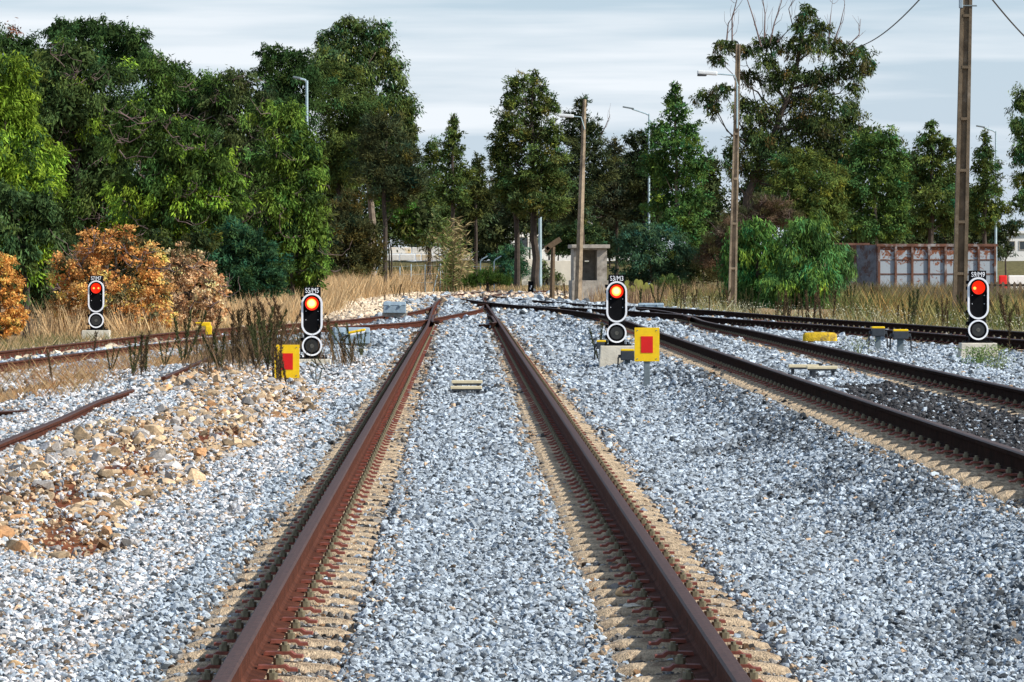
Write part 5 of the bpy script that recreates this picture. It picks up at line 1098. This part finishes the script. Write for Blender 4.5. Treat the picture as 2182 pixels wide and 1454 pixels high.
# leaning pole with lamp
d = 192; x0, x1 = X(1231, d), X(1246, d); zb = g1(x0, d) - .1; root = thing('lamp_pole', 'slender leaning brown pole with a white lamp in front of the concrete hut', 'lamp pole', (x0, d, zb)); Hh = Zt(212, d) - zb
mb = MB(); mb.tube([(0, 0, 0), ((x1 - x0) * .6, 0, Hh * .6), (x1 - x0, 0, Hh)], [.155, .115, .07], M['pole'], 4); mb.build('shaft', root)
mb = MB(); za = Zt(250, d) - zb; mb.tube([(x1 - x0, -.1, za - .5), (x1 - x0 - .15, -.15, za), (x1 - x0 - .55, -.15, za + .04)], .022, M['galv'], 7); arm = mb.build('arm', root)
mb = MB(); lamp_head(mb, (x1 - x0 - .45, -.15, za + .06), .65, M['lamp']); mb.build('lamp_head', arm)
def street_lamp(px, yt, d, apx, ay, label, hm='galv', pr_=.085):
    x0 = X(px, d); zb = g1(x0, d) - .1; Hh = Zt(yt, d) - zb; root = thing('street_lamp', label, 'street lamp', (x0, d, zb), 0, 'silver street lamps'); ex = X(apx, d) - x0; ez = Zt(ay, d) - zb
    mb = MB(); mb.tube([(0, 0, 0), (0, 0, Hh)], [pr_, pr_ * .6], M[hm], 8); mb.build('post', root)
    mb = MB(); mb.tube([(0, 0, Hh - .1), (ex * .15, 0, Hh + .02), (ex * .75, 0, Hh + (ez - Hh) * .8)], .045, M[hm], 7); mb.build('arm', root)
    mb = MB(); mb.box((ex * .9, 0, ez), (abs(ex) * .42 + .12, .22, .09), M['steel'], .03, Matrix.Rotation(R(10), 4, 'Y')); mb.build('lamp_head', root)
street_lamp(654, 172, 185, 630, 166, 'silver street lamp poking out of the trees left of centre')
street_lamp(1383, 243, 292, 1334, 230, 'silver street lamp left of the bright green conical tree')
street_lamp(2122, 280, 285, 2086, 270, 'silver street lamp between the tall right pole and the right edge')
street_lamp(1151, 300, 318, 1120, 292, 'silver street lamp whose lower post shows between the twin trunks', pr_=.13)
# wires
def wire(a, b, sag, label):
    pts = [Vector(a).lerp(Vector(b), t) - Vector((0, 0, sag * math.sin(math.pi * t))) for t in np.linspace(0, 1, 24)]; mb = MB(); mb.tube(pts, .022, M['cable'], 5); tag(mb.build('overhead_wire'), label, 'wire')
wire((X(2055, 118), 118, Zt(-110, 118)), (X(1800, 232), 232, Zt(108, 232)), .6, 'overhead wire running down left from the tall right pole to the trees')
wire((X(2068, 118), 118, Zt(-60, 118)), (X(2300, 160), 160, Zt(160, 160)), .4, 'overhead wire crossing the top right corner')
# old sign post
d = 226; x = X(1176, d); zg = g1(x, d); root = thing('sign_post', 'old wooden post with a broken slanted board left of the concrete hut', 'sign post', (x, d, zg))
mb = MB(); hz = Zt(520, d) - zg; mb.tube([(0, 0, -.1), (.06, 0, hz)], [.13, .10], M['wood'], 4); mb.build('post', root)
mb = MB(); mb.box((.06, -.1, hz + .0), (.85, .05, .26), M['wood'], .01, Matrix.Rotation(R(-33), 4, 'Y')); mb.box((-.22, -.1, hz - .28), (.3, .05, .22), M['wood'], .01, Matrix.Rotation(R(-55), 4, 'Y')); mb.build('board', root)
# black marker on a block
d = 251; x = X(1131, d); zg = g1(x, d); root = thing('black_marker', 'small black post marker on a pale block beyond the crossing', 'marker post', (x, d, zg))
zb = Zt(624, d) - zg; mb = MB(); mb.box((0, 0, zb / 2 - .05), (.62, .4, zb + .1), M['concrete'], .02); mb.build('concrete_base', root)
mb = MB(); mb.box((0, 0, zb + (24 / F * d) / 2), (.29, .2, 25 / F * d), M['black'], .01); pn = mb.build('panel', root)
mb = MB(); mb.box((.03, -.105, zb + .33), (.05, .01, .12), M['white']); mb.box((-.02, -.105, zb + .22), (.05, .01, .10), M['white']); mb.build('white_mark', pn)
# ------------------------------------------------------------------ walls and fences
d = 322; x0, x1 = X(1112, d), X(1236, d); zt = Zt(556, d); zb = g1(X(1170, d), d) - .8; mb = MB(); r = random.Random(3); vs = []; N_ = 14
for i in range(N_ + 1):
    xx = x0 + (x1 - x0) * i / N_; t_ = zt + (.14 - .22 * i / N_) * (1 if i < 6 else .3) + r.uniform(-.04, .04); vs += [(xx, d, zb), (xx, d, t_), (xx, d + .5, t_ + .02), (xx, d + .5, zb)]
fs = [(0, 1, 2, 3), tuple(len(vs) - 4 + k for k in (3, 2, 1, 0))]
for i in range(N_):
    for k in range(4): fs.append((i * 4 + k, i * 4 + (k + 1) % 4, i * 4 + 4 + (k + 1) % 4, i * 4 + 4 + k))
mb.add(vs, fs, M['wall']); tag(mb.build('white_wall'), 'whitewashed wall behind the black marker, left of the concrete hut', 'wall')
d = 329; root = thing('block_wall', 'two courses of large pale limestone blocks on the bank left of the reeds', 'wall', (X(900, d), d, 0))
rr = random.Random(9)
def blk(a, b, y0, y1, m, dy=0):
    mb = MB(); xa, xb = X(a, d), X(b, d); mb.box(((xa + xb) / 2 - X(900, d), dy, (Zt(y0, d) + Zt(y1, d)) / 2), (xb - xa - .03, .8, Zt(y0, d) - Zt(y1, d) - .02), M[m], .05, Matrix.Rotation(rr.uniform(-.02, .02), 4, 'Z')); mb.build('block', root)
for a, b, m in ((829, 876, 'block'), (877, 907, 'wblock'), (908, 940, 'wblock'), (941, 975, 'block')): blk(a, b, 527, 541, m, .5)
for a, b, m in ((822, 850, 'block'), (851, 884, 'wblock'), (885, 897, 'block'), (898, 936, 'block'), (937, 962, 'wblock'), (963, 1002, 'block')): blk(a, b, 542, 556, m)
# mesh fence with bent top posts
def fpost(px, yt, d, bend, label=None, lean=0.0, root=None, m='galv'):
    x = X(px, d); zb = g1(x, d) - .1; h = Zt(yt, d) - zb; mb = MB(); o = Vector((x, d, zb)) - Vector(root.location)
    p = [o, o + Vector((lean * h, 0, h * .86))]
    if bend: p += [o + Vector((lean * h + .06 * bend, 0, h * .91)), o + Vector((lean * h + .42 * bend, 0, h))]
    mb.tube(p, .035, M[m], 7); return mb.build('post', root)
fr = thing('wire_fence', 'old wire fence with bent topped galvanised posts behind the dry grass', 'fence', (X(870, 276), 276, g1(X(870, 276), 276)))
for px, yt, bend, ln in [(714, 547, 1, 0), (738, 546, 1, 0), (786, 561, 1.2, .28), (876, 553, 0, 0), (906, 553, 0, 0), (938, 552, 0, 0), (852, 560, 0, 0), (640, 568, 0, 0), (600, 570, 0, 0), (1024, 546, 1, 0), (1053, 546, 1, 0)]: fpost(px, yt, 276, bend, None, ln, fr)
mb = MB(); o = fr.location; zf = g1(X(938, 276), 276)
for s_ in (-1, 1): mb.tube([(X(938, 276) - o.x + s_ * .45, 0, zf - o.z), (X(938, 276) - o.x, 0, 1.75)], .03, M['galv'], 6)
mb.build('brace', fr)
mb = MB()
for hh in (.6, 1.1, 1.6): mb.tube([(X(px, 276) - o.x, .03, hh + .04 * math.sin(px)) for px in range(600, 1070, 26)], .006, M['galv'], 4)
mb.build('wires', fr)
# ------------------------------------------------------------------ rusty container
d = 208; cx, cxr = X(1870, d), X(2126, d); zg = g1(X(2000, d), d); zt = Zt(521, d); zb = zg + .1
root = thing('rusty_container', 'large open rusty metal container with peeling grey paint behind the right weeds', 'container', (cx, d, zg), R(6))
Lc = (cxr - cx) / math.cos(R(6)); Hc = zt - zg; wd_ = 2.4
def panel_mat():
    m = bpy.data.materials.new('peeling_paint'); m.use_nodes = True; t = m.node_tree; b = t.nodes['Principled BSDF']; b.inputs['Roughness'].default_value = .85
    tcn = nn(t, 'ShaderNodeTexCoord'); a = nn(t, 'ShaderNodeTexNoise'); a.inputs['Scale'].default_value = 3.0; a.inputs['Detail'].default_value = 8; a.inputs['Roughness'].default_value = .68; a.inputs['Distortion'].default_value = 1.4
    t.links.new(tcn.outputs['Object'], a.inputs[0]); sp = nn(t, 'ShaderNodeSeparateXYZ'); t.links.new(tcn.outputs['Object'], sp.inputs[0])
    mr = nn(t, 'ShaderNodeMapRange'); mr.inputs[1].default_value = Hc * .62; mr.inputs[2].default_value = Hc * .98; mr.inputs[3].default_value = -.06; mr.inputs[4].default_value = .13; t.links.new(sp.outputs[2], mr.inputs[0])
    ad = nn(t, 'ShaderNodeMath', operation='ADD'); t.links.new(a.outputs[0], ad.inputs[0]); t.links.new(mr.outputs[0], ad.inputs[1])
    r = nn(t, 'ShaderNodeValToRGB'); r.color_ramp.elements[0].position = .53; r.color_ramp.elements[1].position = .57; t.links.new(ad.outputs[0], r.inputs[0])
    n2 = nn(t, 'ShaderNodeTexNoise'); n2.inputs['Scale'].default_value = 9; n2.inputs['Detail'].default_value = 5; t.links.new(tcn.outputs['Object'], n2.inputs[0])
    r2 = nn(t, 'ShaderNodeValToRGB'); r2.color_ramp.elements[0].color = (.06, .025, .018, 1); r2.color_ramp.elements[1].color = (.34, .12, .05, 1); t.links.new(n2.outputs[0], r2.inputs[0])
    mx = nn(t, 'ShaderNodeMix', data_type='RGBA'); mx.inputs[6].default_value = (.33, .38, .42, 1); t.links.new(r.outputs[0], mx.inputs[0]); t.links.new(r2.outputs[0], mx.inputs[7]); t.links.new(mx.outputs[2], b.inputs['Base Color']); return m
M['peel'] = panel_mat(); M['shade_peel'] = mat('shaded_grey_paint', (.13, .145, .17), .9, 0, .3, 4, 0, None, (.08, .04, .03), (.5, .6))  # darker copy of the container paint, with the end panel's shade in its colour
mb = MB(); mb.box((Lc / 2, .05, Hc / 2), (Lc, .04, Hc), M['peel']); mb.box((Lc / 2, wd_, Hc / 2), (Lc, .04, Hc), M['rust']); mb.build('side_panel', root)
mb = MB(); mb.box((Lc - .03, wd_ / 2, Hc / 2), (.04, wd_, Hc), M['rust']); mb.box((Lc / 2, wd_ / 2, .12), (Lc, wd_, .1), M['rust']); mb.build('end_and_floor', root)
mb = MB(); mb.box((Lc / 2, -.02, Hc - .04), (Lc + .1, .12, .12), M['rust'], .01); mb.box((Lc / 2, -.02, .1), (Lc + .1, .12, .14), M['rust'], .01)
for hh in (.26, .50, .74): mb.box((Lc / 2, .02, Hc * hh), (Lc - .1, .035, .05), M['rust'])
mb.build('rails', root)
for i, xx in enumerate(np.linspace(.06, Lc - .06, 8)):
    mb = MB(); mb.box((xx, -.03, Hc / 2), (.10, .09, Hc - .2), M['rust'], .008); mb.build('rib', root)
mb = MB(); mb.box((Lc * .70, .02, Hc - .28), (.36, .02, .12), M['white']); mb.build('white_label', root)
def leaf_wall(x0, y0, x1, y1, m, nm):
    mb = MB(); dx, dy = x1 - x0, y1 - y0; L_ = math.hypot(dx, dy); ox, oy = -dy / L_ * .05, dx / L_ * .05
    vs = [(x0, y0, .05), (x1, y1, .05), (x1 + ox, y1 + oy, .05), (x0 + ox, y0 + oy, .05)]; vs += [(a, b, Hc - .03) for a, b, c in vs]
    mb.add(vs, [(3, 2, 1, 0), (4, 5, 6, 7), (0, 1, 5, 4), (1, 2, 6, 5), (2, 3, 7, 6), (3, 0, 4, 7)], M[m]); mb.build(nm, root)
leaf_wall(-.02, .05, -.70, 1.15, 'shade_peel', 'end_panel'); leaf_wall(-.72, 1.15, -1.55, 2.2, 'rust', 'open_door')
mb = MB(); mb.box((-1.0, 2.0, Hc + .02), (2.0, .1, .1), M['rust']); mb.build('cross_bar', root)
# picket fence, barrier and far buildings at right
d = 156; root = thing('picket_fence', 'dark weathered picket fence at the right edge', 'fence', (X(2115, d), d, g1(X(2115, d), d))); zz = Zt(600, d) - root.location.z
for i in range(16):
    xx = i * .19 - .6; mb = MB(); mb.prism([(xx - .045, 0), (xx + .045, 0), (xx + .045, zz - .07), (xx, zz), (xx - .045, zz - .07)], -.02, .02, M['dpole']); mb.build('picket', root)
mb = MB()
for hh in (zz * .45, zz * .86): mb.box((.85, .045, hh), (3.1, .04, .08), M['dpole'])
mb.build('fence_rail', root)
mb = MB(); mb.tube([(-1.6, 0, -.1), (-1.6, 0, .9)], .05, M['wood'], 6); 
d = 232; rb = ['red', 'bwhite']
for i, (a, b, c) in enumerate(((2128, 2146, 'red'), (2147, 2200, 'bwhite'), (2201, 2220, 'red'))):
    mb = MB(); xa, xb = X(a, d), X(b, d); zg = g1(xa, d); h = Zt(587, d) - zg; mb.box((0, 0, h / 2), (xb - xa - .02, .5, h), M[c], .06, None, (.97, .5)); o = mb.build('road_barrier', loc=((xa + xb) / 2, d, zg)); tag(o, ['red plastic road barrier just right of the container', 'white plastic road barrier behind the picket fence', 'red plastic road barrier at the very right edge'][i], 'barrier', 'red and white road barriers')
def building(a, b, yt, d, label, wins, m='bwhite', dep=9):
    xa, xb = X(a, d), X(b, d); zg = g1((xa + xb) / 2, d) - .2; h = Zt(yt, d) - zg; w = xb - xa; root = thing('white_building', label, 'building', (xa, d, zg))
    mb = MB(); mb.box((w / 2, dep / 2, h / 2), (w, dep, h), M[m], .01); mb.build('walls', root)
    mb = MB(); mb.box((w / 2, dep / 2, h + .12), (w + .5, dep + .5, .24), M[m], .02); mb.build('roof', root)
    for (fx, fz, ww, hh) in wins:
        mb = MB(); mb.ring([(fx * w - ww / 2 - .08, fz * h - hh / 2 - .08), (fx * w + ww / 2 + .08, fz * h - hh / 2 - .08), (fx * w + ww / 2 + .08, fz * h + hh / 2 + .08), (fx * w - ww / 2 - .08, fz * h + hh / 2 + .08)], [(fx * w - ww / 2, fz * h - hh / 2), (fx * w + ww / 2, fz * h - hh / 2), (fx * w + ww / 2, fz * h + hh / 2), (fx * w - ww / 2, fz * h + hh / 2)], -.05, .02, M['gconcrete']); wn = mb.build('window', root)
        mb = MB(); mb.box((fx * w, -.004, fz * h), (ww, .02, hh), M['glass']); mb.build('pane', wn)
building(1050, 1092, 385, 430, 'tall white building glimpsed between the pointed trees left of centre', [(.3, .8, .5, .7), (.7, .6, .5, .7), (.3, .35, .5, .7)])
building(1088, 1345, 478, 440, 'long low white building seen through the trunks behind the white wall', [(.1, .55, .9, .9), (.3, .55, .9, .9), (.55, .55, .9, .9), (.8, .55, .9, .9)])
building(2132, 2300, 498, 430, 'white building behind the silver lamp at the right edge', [(.12, .62, .8, .7), (.3, .62, .8, .7)])
